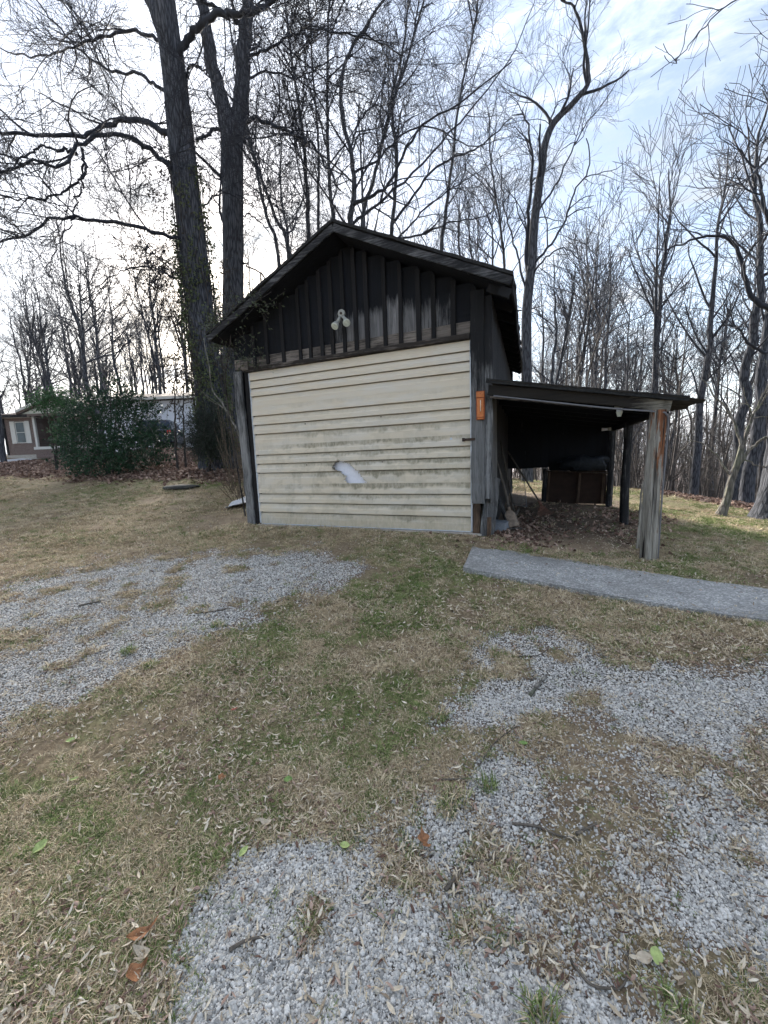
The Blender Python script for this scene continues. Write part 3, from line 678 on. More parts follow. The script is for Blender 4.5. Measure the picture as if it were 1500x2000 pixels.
# the S2 panel torn hole shows white foam behind
box('foam_sheet', XL + .02, XR - .02, YF + .045, YF + .06, secs[1] - .02, secs[2] + .02, M_FOAM, door, 0)
for i in range(1, 4): box('seam_strip', XL, XR, YF - .014, YF + .010, secs[i] - .004, secs[i] + .002, M_SIDING, door, 0)
box('edge_trim', XR - .001, XR + .022, YF - .022, YF + .02, .425, 1.362 + CAMZ, M_TRIM, door, .002)
box('edge_trim', XL - .03, XL + .001, YF - .020, YF + .02, .435, 1.362 + CAMZ, M_GREYSHEET, door, .002)
box('bottom_rail', XL, XR, YF - .018, YF + .02, .418, .432, M_TRIM, door, .001)
def disc(name, c, r, th, material, parent, k=12, nrm=(0, -1, 0), r2=None):
    bm = bmesh.new(); bmesh.ops.create_cone(bm, cap_ends=True, segments=k, radius1=r, radius2=r2 if r2 is not None else r, depth=th)
    q = Vector(nrm).to_track_quat('Z', 'Y').to_matrix().to_4x4(); bmesh.ops.transform(bm, matrix=Matrix.Translation(Vector(c)) @ q, verts=bm.verts)
    return bmobj(name, bm, material, parent, False)
for px, py in ((741, 725), (590, 743), (744, 814), (596, 828), (747, 902), (599, 908)):
    p = onY(px, py, YF - .018); disc('rivet', p, .008, .012, M_BLACKMETAL, door, 8)
for px, py in ((881, 857), (881, 865)):
    p = onY(px, py, YF - .02); disc('rivet', p, .016, .006, M_TRIM, door, 10)
# latch bar
p = onY(915, 858, YF - .05)
la = box('latch_bar', p[0] - .075, p[0] + .085, YF - .065, YF - .05, p[2] - .018, p[2] + .014, M_BLACKMETAL, door, .003)
box('latch_hook', p[0] - .078, p[0] - .05, YF - .072, YF - .02, p[2] - .024, p[2] + .02, M_BLACKMETAL, la, .003)

# ------------------------------------------------------------------ things on the garage front
def flood():
    c = onY(668, 613, YF - .05)
    f = empty('flood_light', tuple(c), 'white twin-bulb flood light fixed to the dark gable above the door', 'flood light')
    disc('base', c + np.array([0, -.012, 0]), .052, .03, M_PORC, f, 24)
    disc('centre_screw', c + np.array([0, -.031, 0]), .017, .008, M_BLACKMETAL, f, 12)
    for (ex, ey), s in (((655, 641), 0), ((683, 634), 1)):
        e = onY(ex, ey, YF - .20); st = c + np.array([.02 if s else -.02, -.025, -.04])
        ax = e - st; ax = ax / np.linalg.norm(ax); L_ = np.linalg.norm(e - st)
        ho = tube('lamp_holder', [st, st + ax * L_ * .45], [.017, .026], M_PORC, f, 4, 12)
        bd = np.array([-.12 if not s else .12, -.75, -.42]); bd /= np.linalg.norm(bd)
        b0 = st + ax * L_ * .42
        me = []
        prof = [(0, .018), (.025, .022), (.055, .040), (.085, .050), (.10, .052)]
        axs = ax * .62 + bd * .38; axs /= np.linalg.norm(axs)
        pts = [b0 + axs * (z * 1.15) for z, r in prof]
        bl = tube('bulb', pts, [r for z, r in prof], M_PORC, f, 5, 20)
        disc('lens', pts[-1] + axs * .004, .049, .012, M_GLASSBULB, bl, 20, tuple(axs), .045)
flood()
def thermo():
    p = onY(938.5, 792, YF - .075); a = onY(930, 765, YF - .075); b_ = onY(947, 820, YF - .075)
    t_ = empty('wall_thermometer', tuple(p), 'orange wooden thermometer hung on the weathered corner post', 'thermometer')
    w = .052; hh = (a[2] - b_[2]) / 2
    box('back_board', p[0] - w, p[0] + w, YF - .083, YF - .060, p[2] - hh, p[2] + hh, M_ORANGE2, t_, .004)
    box('front_plate', p[0] - w * .78, p[0] + w * .78, YF - .094, YF - .084, p[2] - hh * .82, p[2] + hh * .5, M_ORANGE, t_, .003)
    box('cap_strip', p[0] - w * .95, p[0] + w * .95, YF - .096, YF - .084, p[2] + hh * .56, p[2] + hh * .93, M_ORANGE, t_, .003)
    box('foot_strip', p[0] - w * .7, p[0] + w * .7, YF - .097, YF - .084, p[2] - hh * .97, p[2] - hh * .86, M_ORANGE, t_, .003)
    tube('glass_tube', [(p[0] + .004, YF - .099, p[2] - hh * .42), (p[0] + .004, YF - .099, p[2] + hh * .36)], [.0045, .0045], M_TUBE, t_, 2, 8)
    disc('hanging_nail', (p[0], YF - .098, p[2] + hh * .8), .004, .006, M_BLACKMETAL, t_, 8)
thermo()

# ------------------------------------------------------------------ the lean-to on its right side
lean = empty('lean_to_shed', (.2, 7.2, .25), 'low open lean-to with rusty metal roof on rough posts beside the garage', 'shed')
def lz(x): return .81 + CAMZ - (x + .75) * .186                    # top of roof sheets
def log_post(x, y, zt, r, seed, material, k=18, lean_=(0, 0)):
    rs_ = np.random.RandomState(seed); n = 26; z0 = h1(x, y) - .08; V = []; wv = []
    an = np.arange(k) * 2 * np.pi / k; lobes = 1 + .10 * np.cos(4 * an + seed) + rs_.normal(0, .035, k)
    crack = rs_.choice(k, 3, replace=False)
    for i in range(n + 1):
        f = i / n; z = z0 + (zt - z0) * f; cx_ = x + lean_[0] * (1 - f) + .006 * math.sin(f * 7 + seed); cy_ = y + lean_[1] * (1 - f)
        rr = r * (1.05 - .12 * f) * lobes * (1 + .02 * np.sin(f * 9 + an * 2))
        rr = rr.copy(); rr[crack] *= .86
        for j in range(k): V.append((cx_ + rr[j] * math.cos(an[j]), cy_ + rr[j] * math.sin(an[j]), z))
    idx = np.arange((n + 1) * k).reshape(n + 1, k); Q = np.stack([idx[:-1], np.roll(idx, -1, 1)[:-1], np.roll(idx, -1, 1)[1:], idx[1:]], -1).reshape(-1, 4)
    V.append((x, y, zt)); T = [(len(V) - 1, n * k + j, n * k + (j + 1) % k) for j in range(k)]
    return link('post', npmesh('post', V, Q, T, True, {'wear': np.full(len(V), .0)}), material, lean)
def m_logpost():
    m, t, b = mat('weathered_log', .85); g = G(t); v = g.coord('World', (1, 1, .06))
    gr = g.noise(v, 48, 6, .7, .8); lg = g.noise(g.coord('World', (1, 1, .3)), 7, 4, .6)
    base = g.ramp(gr, [(.3, (.07, .06, .05)), (.5, (.26, .24, .205)), (.72, (.42, .40, .36))])
    s = g.n('ShaderNodeSeparateXYZ'); g.lk(g.coord('World'), s.inputs[0])
    # strips of red-brown inner bark, mostly high and on the right-hand side
    hi = g.mr(s.outputs[2], .85, 1.75, -.12, .10); rt = g.mr(s.outputs[0], .88, 1.08, -.10, .20)
    bk = g.mr(g.math('ADD', g.math('ADD', g.noise(g.coord('World', (1, 1, .16)), 20, 5, .6), hi), rt), .54, .62)
    bark = g.ramp(gr, [(.3, (.07, .025, .012)), (.7, (.30, .125, .055))])
    c = g.mix(bk, base, bark)
    cr_ = g.mr(g.noise(g.coord('World', (1, 1, .025)), 24, 3, .55, .3), .37, .45, .0, 1); c = g.mix(cr_, (.02, .016, .014), c)
    g.lk(c, b.inputs['Base Color']); g.bump(g.math('ADD', gr, cr_), b, .012, 1.0)
    return m
M_LOG = m_logpost()
log_post(.955, 5.03, lz(.97) - .13, .074, 1, M_LOG, lean_=(-.02, 0))
log_post(.985, 7.15, lz(.98) - .13, .058, 2, M_GREYZ)
log_post(.985, 9.1, lz(.98) - .13, .055, 5, M_GREYZ)
sp = plank('post_splinter', (.83, 4.97, .35), (.845, 4.955, 1.08), .035, .02, M_POST, lean, up=(1, 0, 0), seg=10, seed=5, jit=.004, taper=.35)
# beams: front (visible), its dry pale end
plank('front_beam', (-.76, 5.02, lz(-.76) - .085), (1.06, 5.02, lz(1.06) - .085), .115, .045, M_PALEX, lean, up=(0, 0, 1), seg=30, seed=12, jit=.0015, wearfn=lambda V: -1.0 + 1.35 * np.clip((V[:, 0] - .45) / .45, 0, 1) - .4 * (V[:, 0] > .95) * (vnoise(V[:, 0] * 20, V[:, 2] * 20) > .5))
plank('front_rail', (-.75, 5.05, lz(-.75) - .158), (.35, 5.05, lz(.35) - .16), .022, .03, M_GREYX, lean, up=(0, 0, 1), seg=16, seed=13, wear=-.1)
plank('side_beam', (1.02, 5.0, lz(1.02) - .10), (1.02, 9.3, lz(1.02) - .11), .12, .05, M_DARK, lean, up=(0, 0, 1), seg=14, seed=14)
for k in range(6): plank('rafter', (wallx(5.7 + k * .7), 5.7 + k * .7, lz(-.8) - .075), (1.0, 5.7 + k * .7, lz(1.0) - .075), .09, .04, M_DARK, lean, up=(0, 0, 1), seg=3, seed=15 + k)
def leanroof():
    y0 = 4.93; k = 0
    while y0 < 9.35:
        w = .62; ny = 54; xo = 1.33 + .03 * math.sin(k * 2.2) - .012 * k; V = []; nx = 8
        for j in range(ny + 1):
            yy = y0 + w * 1.08 * j / ny; zz_ = .011 * math.cos(2 * math.pi * (yy - y0) / .067) + (.004 if k % 2 else 0) + .0015 * k % .003
            for i in range(nx + 1):
                xx = wallx(max(yy, YF)) + .005 + (xo + .012 * math.sin(yy * 9) - wallx(yy)) * i / nx
                V.append((xx, yy, lz(xx) + zz_ + .01 * math.sin(yy * 1.7 + xx) - .02 * max(0, xx - 1.05) * math.sin(yy * 8)))
        idx = np.arange((ny + 1) * (nx + 1)).reshape(ny + 1, nx + 1); Q = np.stack([idx[:-1, :-1], idx[:-1, 1:], idx[1:, 1:], idx[1:, :-1]], -1).reshape(-1, 4)
        link('roof_sheet', npmesh('roof_sheet', V, Q), M_METALROOF, lean); y0 += w; k += 1
leanroof()
plank('front_flashing', (-.78, 4.95, lz(-.78) + .012), (1.2, 4.95, lz(1.2) + .0), .05, .012, M_SHINGLE, lean, up=(0, 0, 1), seg=20, seed=19, jit=.001)
# back wall boards: the left ones end short of the ground
x = -.98; i = 0
while x < .93:
    w = .17 + .02 * math.sin(i * 3.1); zb = 1.06 if x < -.2 else 1.0
    plank('back_board', (x + w / 2, 9.3, zb + .01 * math.sin(i * 5)), (x + w / 2, 9.3, lz(x + w / 2) - .03), w + .02, .02 + .004 * (i % 2), M_DARK, lean, up=(1, 0, 0), seg=6, seed=400 + i); x += w; i += 1
x = -.20; i = 0
for i, (xa, xb) in enumerate(((-.20, .375), (.36, .94))):
    plank('plywood_panel', ((xa + xb) / 2, 9.22 + .02 * i, .30), ((xa + xb) / 2, 9.26 + .02 * i, .985), xb - xa, .018, M_PLY, lean, up=(1, 0, 0), seg=8, seed=430 + i)
for i, xx in enumerate((-.17, .42, .86)): plank('stud', (xx, 9.16, .33), (xx + .03, 9.19, .98 - .02 * i), .045, .05, M_BROWN, lean, up=(1, 0, 0), seg=6, seed=440 + i, wear=.25)
plank('shelf_board', (-.2, 9.14, 1.0), (.95, 9.14, .93), .025, .14, M_BROWN, lean, up=(0, 0, 1), seg=8, seed=446, wear=0)
0 and plank('knee_rail', (-.95, 9.25, .58), (-.2, 9.25, .44), .06, .04, M_BATTEN, lean, up=(0, 0, 1), seg=4, seed=447)
log_post(-.22, 9.2, 1.05, .06, 9, M_GREYZ)
# dark shelf clutter
def tarp():
    bm = bmesh.new(); bmesh.ops.create_icosphere(bm, subdivisions=4, radius=1)
    for v in bm.verts:
        a = v.co.copy(); n = float(fbm(np.array([a.x * 3 + 7]), np.array([a.z * 3 + a.y * 2]), 3)[0]); v.co = Vector((.5 + a.x * .46 * (.6 + .8 * n), 9.06 + a.y * .11, .985 + max(-.0, .16 + a.z * .17 * (.5 + n))))
    tag(bmobj('tarp', bm, plain('dark_tarp', (.006, .009, .014), .6, .5, 22, bump=.02), None, True), 'crumpled dark tarp bundle on the shelf at the back of the lean-to', 'tarp')
tarp()
# lamp bulbs and the cable under the beam
c = onY(1210, 800, 5.14); lb = empty('hanging_lamp', tuple(c), 'porcelain lamp with clear bulb under the front beam of the lean-to', 'lamp')
disc('lamp_base', c + np.array([0, 0, .03]), .05, .02, M_PORC, lb, 16, (0, 0, 1)); tube('lamp_socket', [c + np.array([0, 0, .02]), c + np.array([0, 0, -.03])], [.028, .03], M_GREYSHEET, lb, 3, 12)
disc('bulb', c + np.array([0, 0, -.05]), .034, .05, M_GLASSBULB, lb, 16, (0, 0, -1), .018)
c = onY(1190, 838, 8.0); lb = empty('wall_bulb', tuple(c), 'small white bulb hanging deep in the dark lean-to', 'lamp')
disc('socket', c, .03, .05, M_PORC, lb, 12, (0, 0, 1)); disc('bulb', c + np.array([-.07, 0, -.0]), .028, .09, M_FOAM, lb, 12, (1, 0, 0), .02)
cb = tube('power_cable', [(-.70, 4.99, lz(-.7) - .150), (0, 4.985, lz(0) - .16), (.5, 4.985, lz(.5) - .165), (.95, 4.985, lz(.95) - .155), (1.02, 4.985, lz(1.02) - .17), (1.048, 5.02, lz(1.04) - .26), (1.045, 5.03, 1.3), (1.035, 5.03, .9), (1.03, 5.03, .22)], [.009, .009], M_CABLE, None, 70, 7)
tag(cb, 'grey cable running along the lean-to front beam and down its front post', 'cable')

# ------------------------------------------------------------------ things leaning in the lean-to
def lean_board():
    o = plank('loose_board', (-.80, 5.20, .33), (-.76, 5.42, 1.12), .30, .025, M_GREYZ, None, up=(.35, .75, 0), seg=18, seed=77, jit=.004, wear=.45)
    tag(o, 'split grey board leaning on the garage corner behind the cinder block', 'board')
    o = plank('loose_board', (-.62, 6.0, .33), (-.78, 6.1, .80), .13, .02, M_GREYZ, None, up=(.2, 1, 0), seg=8, seed=78, wear=.15)
    tag(o, 'short grey board standing between the split board and the shovel', 'board')
    o = plank('loose_board', (-.78, 5.13, .34), (-.775, 5.16, .62), .05, .02, M_BROWN, None, up=(1, 0, 0), seg=6, seed=79, wear=.3)
    tag(o, 'narrow brown strip of wood at the foot of the garage corner', 'board')
lean_board()
def block():
    p = onZ(972, 1036, .36); b = empty('cinder_block', (p[0], p[1], .33), 'grey concrete block on the ground by the garage corner', 'block', rz=-.12)
    x0, y0 = p[0] - .10, p[1] - .05
    bm = bmesh.new(); bmesh.ops.create_cube(bm, size=1)
    for v in bm.verts: v.co = Vector((v.co.x * .215, v.co.y * .30, v.co.z * .125))
    bmesh.ops.bevel(bm, geom=bm.edges[:], offset=.006, segments=2, affect='EDGES')
    bmesh.ops.subdivide_edges(bm, edges=bm.edges[:], cuts=2)
    r_ = random.Random(3)
    for v in bm.verts: v.co += Vector((r_.gauss(0, .0015), r_.gauss(0, .0015), r_.gauss(0, .0015)))
    o = bmobj('block_body', bm, M_BLOCK); o.parent = b; o.location = (0, .12, .075)
block()
def shovel():
    a = np.array([-.80, 5.95, 1.33]); b_ = np.array([-.615, 5.93, .64])
    s = empty('shovel', (-.58, 5.9, .32), 'old long-handled shovel with rusty square blade leaning on the garage wall', 'shovel')
    tube('handle', [a, (a + b_) / 2 + np.array([.012, -.01, .01]), b_], [.017, .019, .021], M_HANDLE, s, 14, 10)
    tube('blade_socket', [b_ + (a - b_) * .02, b_ + np.array([.01, -.02, -.05])], [.024, .02], M_SHOVEL, s, 3, 10)
    V = []; nu, nv = 8, 12; tp = b_ + np.array([.005, -.02, -.04]); dn = np.array([.14, -.19, -.29]); dn = dn / np.linalg.norm(dn); sd = np.array([.78, .40, .12]); sd = sd / np.linalg.norm(sd); nn = np.cross(sd, dn)
    for side in (0, 1):
        for j in range(nv + 1):
            f = j / nv
            for i in range(nu + 1):
                u = i / nu * 2 - 1; w = .078 * (min(1, .6 + f * 2.2)) * (1 - .10 * f)
                V.append(tp + dn * f * .25 + sd * u * w + nn * (.022 * u * u - .012 * (1 - f)) + nn * (.004 if side else 0))
    idx = np.arange((nv + 1) * (nu + 1)).reshape(nv + 1, nu + 1); Q = np.stack([idx[:-1, :-1], idx[:-1, 1:], idx[1:, 1:], idx[1:, :-1]], -1).reshape(-1, 4)
    link('blade', npmesh('blade', V, np.vstack([Q, Q[:, ::-1] + (nv + 1) * (nu + 1)])), M_SHOVEL, s)
shovel()
def handles():
    s = empty('garden_hoe', (-.50, 6.35, .31), 'thin dark-handled hoe leaning on the garage wall behind the shovel', 'hoe')
    a = np.array([-.81, 6.5, 1.62]); b_ = np.array([-.565, 6.3, .46]); tube('handle', [a, (a + b_) / 2, b_], [.012, .015, .014], M_HANDLE, s, 8, 8)
    tube('neck', [b_, b_ + np.array([.03, -.02, -.08]), b_ + np.array([.02, -.08, -.10])], [.007, .007, .006], M_BLACKMETAL, s, 8, 7)
    box('hoe_blade', b_[0] - .05, b_[0] + .09, b_[1] - .09, b_[1] - .084, b_[2] - .15, b_[2] - .06, M_SHOVEL, s, .001)
handles()
def rake():
    top = onY(1012, 914, 6.75); bot = onY(1056, 984, 6.35); bot[2] = max(bot[2], .5)
    s = empty('leaf_rake', (bot[0], bot[1], .3), 'fan rake with rusty tines standing on the leaves in the lean-to', 'rake')
    up_ = top + (top - bot) * .55
    tube('handle', [up_, top, bot], [.012, .013, .013], M_HANDLE, s, 8, 8)
    e0 = onY(1050, 1003, 6.3); e1 = onY(1076, 1000, 6.3)
    n = 15
    for i in range(n):
        f = i / (n - 1); e = e0 * (1 - f) + e1 * f; e = e + (e - bot) * .0
        tip = e + np.array([0, -.035, -.03])
        tube('tine', [bot + (e - bot) * .05, bot * .4 + e * .6, e, tip], [.0032, .0032], M_RUST, s, 7, 4)
    tube('spreader_bar', [bot * .45 + e0 * .55, bot * .45 + e1 * .55], [.005, .005], M_RUST, s, 2, 6)
    tube('ferrule', [bot + (top - bot) * .08, bot + (e0 + e1 - 2 * bot) * .04], [.019, .024], M_RUST, s, 3, 8)
rake()
def rack():
    c = onY(1005, 935, 6.9); s = empty('wire_rack', (-.6, 6.9, .3), 'dark wire rack leaning behind the tools in the lean-to', 'rack')
    A = onY(998, 935, 7.0); B = onY(1024, 937, 6.9); C_ = onY(1029, 990, 6.6); D_ = onY(1000, 985, 6.8)
    for nm, ps in (('rack_frame', [A, B, C_, D_, A]),):
        P = np.array(ps)
        for i in range(4): tube('frame_bar', [P[i], P[i + 1]], [.006, .006], M_CABLE, s, 2, 6)
    for i in range(1, 11):
        f = i / 11; tube('wire', [A + (B - A) * f, D_ + (C_ - D_) * f], [.0032, .0032], M_CABLE, s, 2, 4)
rack()
def poles():
    for i, (a, b_, r, lab) in enumerate((((-.60, 5.85, .36), (-.50, 6.15, .60), .024, 'short pale round stick propped in the leaves left of the shovel'), ((-.70, 5.75, .34), (-.42, 5.8, .37), .02, 'grey stick lying behind the concrete block'))):
        tag(tube('stick', [a, tuple((np.array(a) + np.array(b_)) / 2 + np.array([0, .01, .01])), b_], [r, r * .8], M_HANDLE, None, 8, 8), lab, 'stick')
poles()
# pale splash sheet at the garage's left corner, and a dark flat stone on the lawn
def splash():
    P = [(436, 998), (462, 981), (488, 974), (486, 990), (460, 996), (440, 999)]
    a, b_, c, d = gp(438, 998), gp(458, 982), gp(490, 974), gp(488, 992); V = []; n = 14; rs_ = np.random.RandomState(2)
    for j in range(n + 1):
        f = j / n
        for i in range(n + 1):
            g_ = i / n; p = (a * (1 - g_) + d * g_) * (1 - f) + (b_ * (1 - g_) + c * g_) * f
            V.append((p[0], p[1], h1(p[0], p[1]) + .05 + .07 * g_ + .018 * math.cos(f * 9) ))
    idx = np.arange((n + 1) ** 2).reshape(n + 1, n + 1); Q = np.stack([idx[:-1, :-1], idx[:-1, 1:], idx[1:, 1:], idx[1:, :-1]], -1).reshape(-1, 4)
    V2 = [(x, y, z - .012) for x, y, z in V]; o = link('splash_sheet', npmesh('splash_sheet', V + V2, np.vstack([Q, Q[:, ::-1] + len(V)])), M_GREYSHEET)
    tag(o, 'bent pale metal sheet lying by the left corner of the garage', 'metal sheet')
splash()
def rock():
    p = gp(352, 954); bm = bmesh.new(); bmesh.ops.create_icosphere(bm, subdivisions=3, radius=1)
    for v in bm.verts:
        n = float(fbm(np.array([v.co.x * 2 + 5]), np.array([v.co.y * 2 + v.co.z]), 3)[0]); v.co = Vector((v.co.x * .42 * (.8 + .5 * n), v.co.y * .22 * (.7 + .7 * n), v.co.z * .07)); 
    bmesh.ops.transform(bm, matrix=Matrix.Translation((p[0], p[1], p[2] + .03)) @ Matrix.Rotation(.5, 4, 'Z'), verts=bm.verts)
    tag(bmobj('stone', bm, plain('dark_stone', (.05, .05, .045), .95, .5, 12, bump=.01), None, True), 'flat dark stone sunk in the lawn left of the garage', 'stone')
rock()
# ------------------------------------------------------------------ trees
def m_bark(name, lo, hi, moss=0.0):
    m, t, b = mat(name, .95); g = G(t); v = g.coord('World', (1, 1, .16)); gr = g.noise(v, 26, 6, .7, .5)
    ridge = g.n('ShaderNodeTexVoronoi', feature='DISTANCE_TO_EDGE'); g.lk(g.coord('World', (1, 1, .13)), ridge.inputs['Vector']); ridge.inputs['Scale'].default_value = 17
    rd = g.mr(ridge.outputs['Distance'], .0, .25)
    f = g.math('ADD', g.math('MULTIPLY', gr, .6), g.math('MULTIPLY', rd, .4))
    c = g.ramp(f, [(.25, lo), (.75, hi)])
    if moss: c = g.mix(g.math('MULTIPLY', g.mr(g.noise(g.coord('World'), 3, 5, .7), .48, .6), moss), c, (.10, .12, .07))
    g.lk(c, b.inputs['Base Color']); g.bump(f, b, .03, 1.0); return m
M_BARK = m_bark('grey_bark', (.011, .013, .018), (.098, .104, .122))
M_BARK2 = m_bark('pale_bark', (.06, .055, .048), (.26, .24, .21), .5)
M_BARKD = m_bark('dark_bark', (.018, .016, .016), (.085, .075, .07))
M_TWIG = plain('twig', (.024, .027, .037), .9, .4, 3)
M_TWIGB = plain('brown_twig', (.060, .053, .050), .9, .4, 3)

def spawn(rs, P, R, per_m, ang, length, rad, wig, up, n=6, t0=.2, t1=1.0, rmin=.003, curve=0.0, lenfall=.5):
    """children of every polyline in P (B,N,3)/(B,N): returns (C,n,3),(C,n)"""
    B, Np = R.shape; Ls = np.linalg.norm(np.diff(P, axis=1), axis=2).sum(1)
    cnt = rs.poisson(np.maximum(Ls * per_m * (t1 - t0), .01)); cnt = np.minimum(cnt, 60)
    par = np.repeat(np.arange(B), cnt); C = len(par)
    if C == 0: return np.zeros((0, n, 3)), np.zeros((0, n))
    t = t0 + (t1 - t0) * rs.rand(C) ** .85; k = t * (Np - 1); i = np.minimum(k.astype(int), Np - 2); f = (k - i)[:, None]
    st = P[par, i] * (1 - f) + P[par, i + 1] * f; tg = P[par, i + 1] - P[par, i]; tg /= np.linalg.norm(tg, axis=1, keepdims=True) + 1e-9
    pr = R[par, i] * (1 - f[:, 0]) + R[par, i + 1] * f[:, 0]
    rv = rs.normal(size=(C, 3)); pe = rv - (rv * tg).sum(1, keepdims=True) * tg; pe /= np.linalg.norm(pe, axis=1, keepdims=True) + 1e-9
    an = np.radians(rs.normal(ang, ang * .22, C))[:, None]
    d = tg * np.cos(an) + pe * np.sin(an); d[:, 2] += up * .6; d /= np.linalg.norm(d, axis=1, keepdims=True)
    Lc = length * rs.uniform(.5, 1.25, C) * (1 - lenfall * t) * np.clip(Ls[par] / max(length, .1), .35, 1.3)
    r0 = np.minimum(pr * .72, rad * rs.uniform(.7, 1.2, C)); r0 = np.maximum(r0, rmin)
    out = np.empty((C, n, 3)); out[:, 0] = st
    bend = rs.normal(0, wig, (C, 3))
    for j in range(1, n):
        d = d + rs.normal(0, wig, (C, 3)) + bend * .35; d[:, 2] += up * .35; d /= np.linalg.norm(d, axis=1, keepdims=True)
        out[:, j] = out[:, j - 1] + d * (Lc / (n - 1))[:, None]
    Rr = r0[:, None] * (1 - np.linspace(0, 1, n)[None] * .62); Rr = np.maximum(Rr, rmin * .8)
    return out, Rr
def merge_tubes(parts):
    Vs = []; Qs = []; o = 0
    for P, R, k in parts:
        if len(P) == 0: continue
        V, Q = tube_arrays(P, R, k); Vs.append(V); Qs.append(Q + o); o += len(V)
    return np.vstack(Vs), np.vstack(Qs)
def mk(name, parts):
    V, Q = merge_tubes(parts); return npmesh(name, V, Q)
def limbline(pts, r0, r1, n=18, seed=0, jit=.03):
    P = smoothline(pts, n); rs_ = np.random.RandomState(seed); P[1:-1] += rs_.normal(0, jit, (n - 2, 3))
    return P, r0 + (r1 - r0) * np.linspace(0, 1, n) ** .85
def trunk_mesh(P, R, k=26, seed=0, flare=0.0, nsub=60):
    n = nsub; Pi = smoothline(P, n); Ri = np.interp(np.linspace(0, 1, n), np.linspace(0, 1, len(R)), R)
    V, Q = tube_arrays(Pi[None], Ri[None], k); V = V.reshape(n, k, 3); a = np.arange(k) * 2 * np.pi / k; rs_ = np.random.RandomState(seed)
    f = np.linspace(0, 1, n)[:, None]; amp = 1 + .05 * np.cos(3 * a[None] + f * 5 + seed) + .035 * np.cos(7 * a[None] - f * 9) + .03 * (vnoise(a[None] * 4 + f * 0, f * 30, seed) - .5) * 2
    amp = amp + flare * np.exp(-f * n / 4.0) * (1 + .5 * np.cos(5 * a[None] + seed))
    V = Pi[:, None] + (V - Pi[:, None]) * amp[..., None]
    return npmesh('trunk', V.reshape(-1, 3), Q)
class Tree:
    def __init__(s, seed): s.rs = np.random.RandomState(seed); s.parts = []
    def grow(s, P, R, levels, k0=7):
        """P (B,N,3) main limbs; levels: list of dicts"""
        if P.ndim == 2: P = P[None]; R = R[None]
        for li, lv in enumerate(levels):
            lv = dict(lv); k = lv.pop('k', 4); P2, R2 = spawn(s.rs, P, R, **lv); s.parts.append((P2, R2, k)); P, R = P2, R2
def FINE(sc=1.0, rm=.005, dens=1.0, up=.05):
    return [dict(per_m=2.3 * dens / sc, ang=46, length=1.9 * sc, rad=.017 * sc, wig=.15, up=up, n=7, t0=.08, rmin=rm * 1.4, k=3, lenfall=.35),
            dict(per_m=3.8 * dens / sc, ang=42, length=1.0 * sc, rad=.009 * sc, wig=.16, up=up, n=5, t0=.05, rmin=rm, k=3, lenfall=.35),
            dict(per_m=4.0 * dens / sc, ang=40, length=.5 * sc, rad=.006 * sc, wig=.15, up=up, n=4, t0=.05, rmin=rm * .85, k=3, lenfall=.3)]
def rooted(px, D, sink=.15):
    p = at(px, 900, D); return np.array([p[0], p[1], h1(p[0], p[1]) - sink])

def hero_tree(label, base_px, D, trunkline, radii, forks, limbs, seed, group, bark=M_BARK, flare=.25, dens=1.05, rm=.0062, upper=None):
    """trunkline: sight points after the base; forks/limbs: (points(px,py,dD), r0, r1)"""
    b = rooted(base_px, D); root = empty('bare_tree', tuple(b), label, 'tree', group)
    P = np.array([b] + [at(px, py, D + dd) for px, py, dd in trunkline])
    me = trunk_mesh(P, radii, seed=seed, flare=flare); link('trunk', me, bark, root)
    T = Tree(seed)
    for pts, r0, r1 in forks:
        Q = np.array([at(px, py, D + dd) for px, py, dd in pts]); Q, R = limbline(Q, r0, r1, 26, seed, .02)
        link('fork', trunk_mesh(Q, R, 16, seed + 3, 0, 40), bark, root)
        T.grow(Q[6:], R[6:], [dict(per_m=.7, ang=52, length=3.0, rad=.06, wig=.15, up=.12, n=9, rmin=.012, k=6)] + FINE(1, rm, dens))
    br = []
    for pts, r0, r1 in limbs:
        Q = np.array([at(px, py, D + dd) for px, py, dd in pts]); Q, R = limbline(Q, r0, r1, 30, seed + len(br), .03); br.append((Q, R))
        R = R * .8; T.parts.append((Q[None], R[None], 9)); T.grow(Q, R, [dict(per_m=1.6, ang=50, length=2.3, rad=.026, wig=.15, up=.03, n=9, t0=.12, rmin=.009, k=4)] + FINE(.95, rm, dens, .02))
    if upper: T.grow(np.array(P), np.array(np.interp(np.linspace(0, 1, len(P)), np.linspace(0, 1, len(radii)), radii)), [dict(per_m=upper, ang=55, length=3.2, rad=.06, wig=.14, up=.10, n=10, t0=.4, rmin=.012, k=6)] + FINE(1, rm, dens))
    link('crown', mk('crown', T.parts), M_TWIG, root)
    return root

G_YARD = 'big bare trees round the garage'
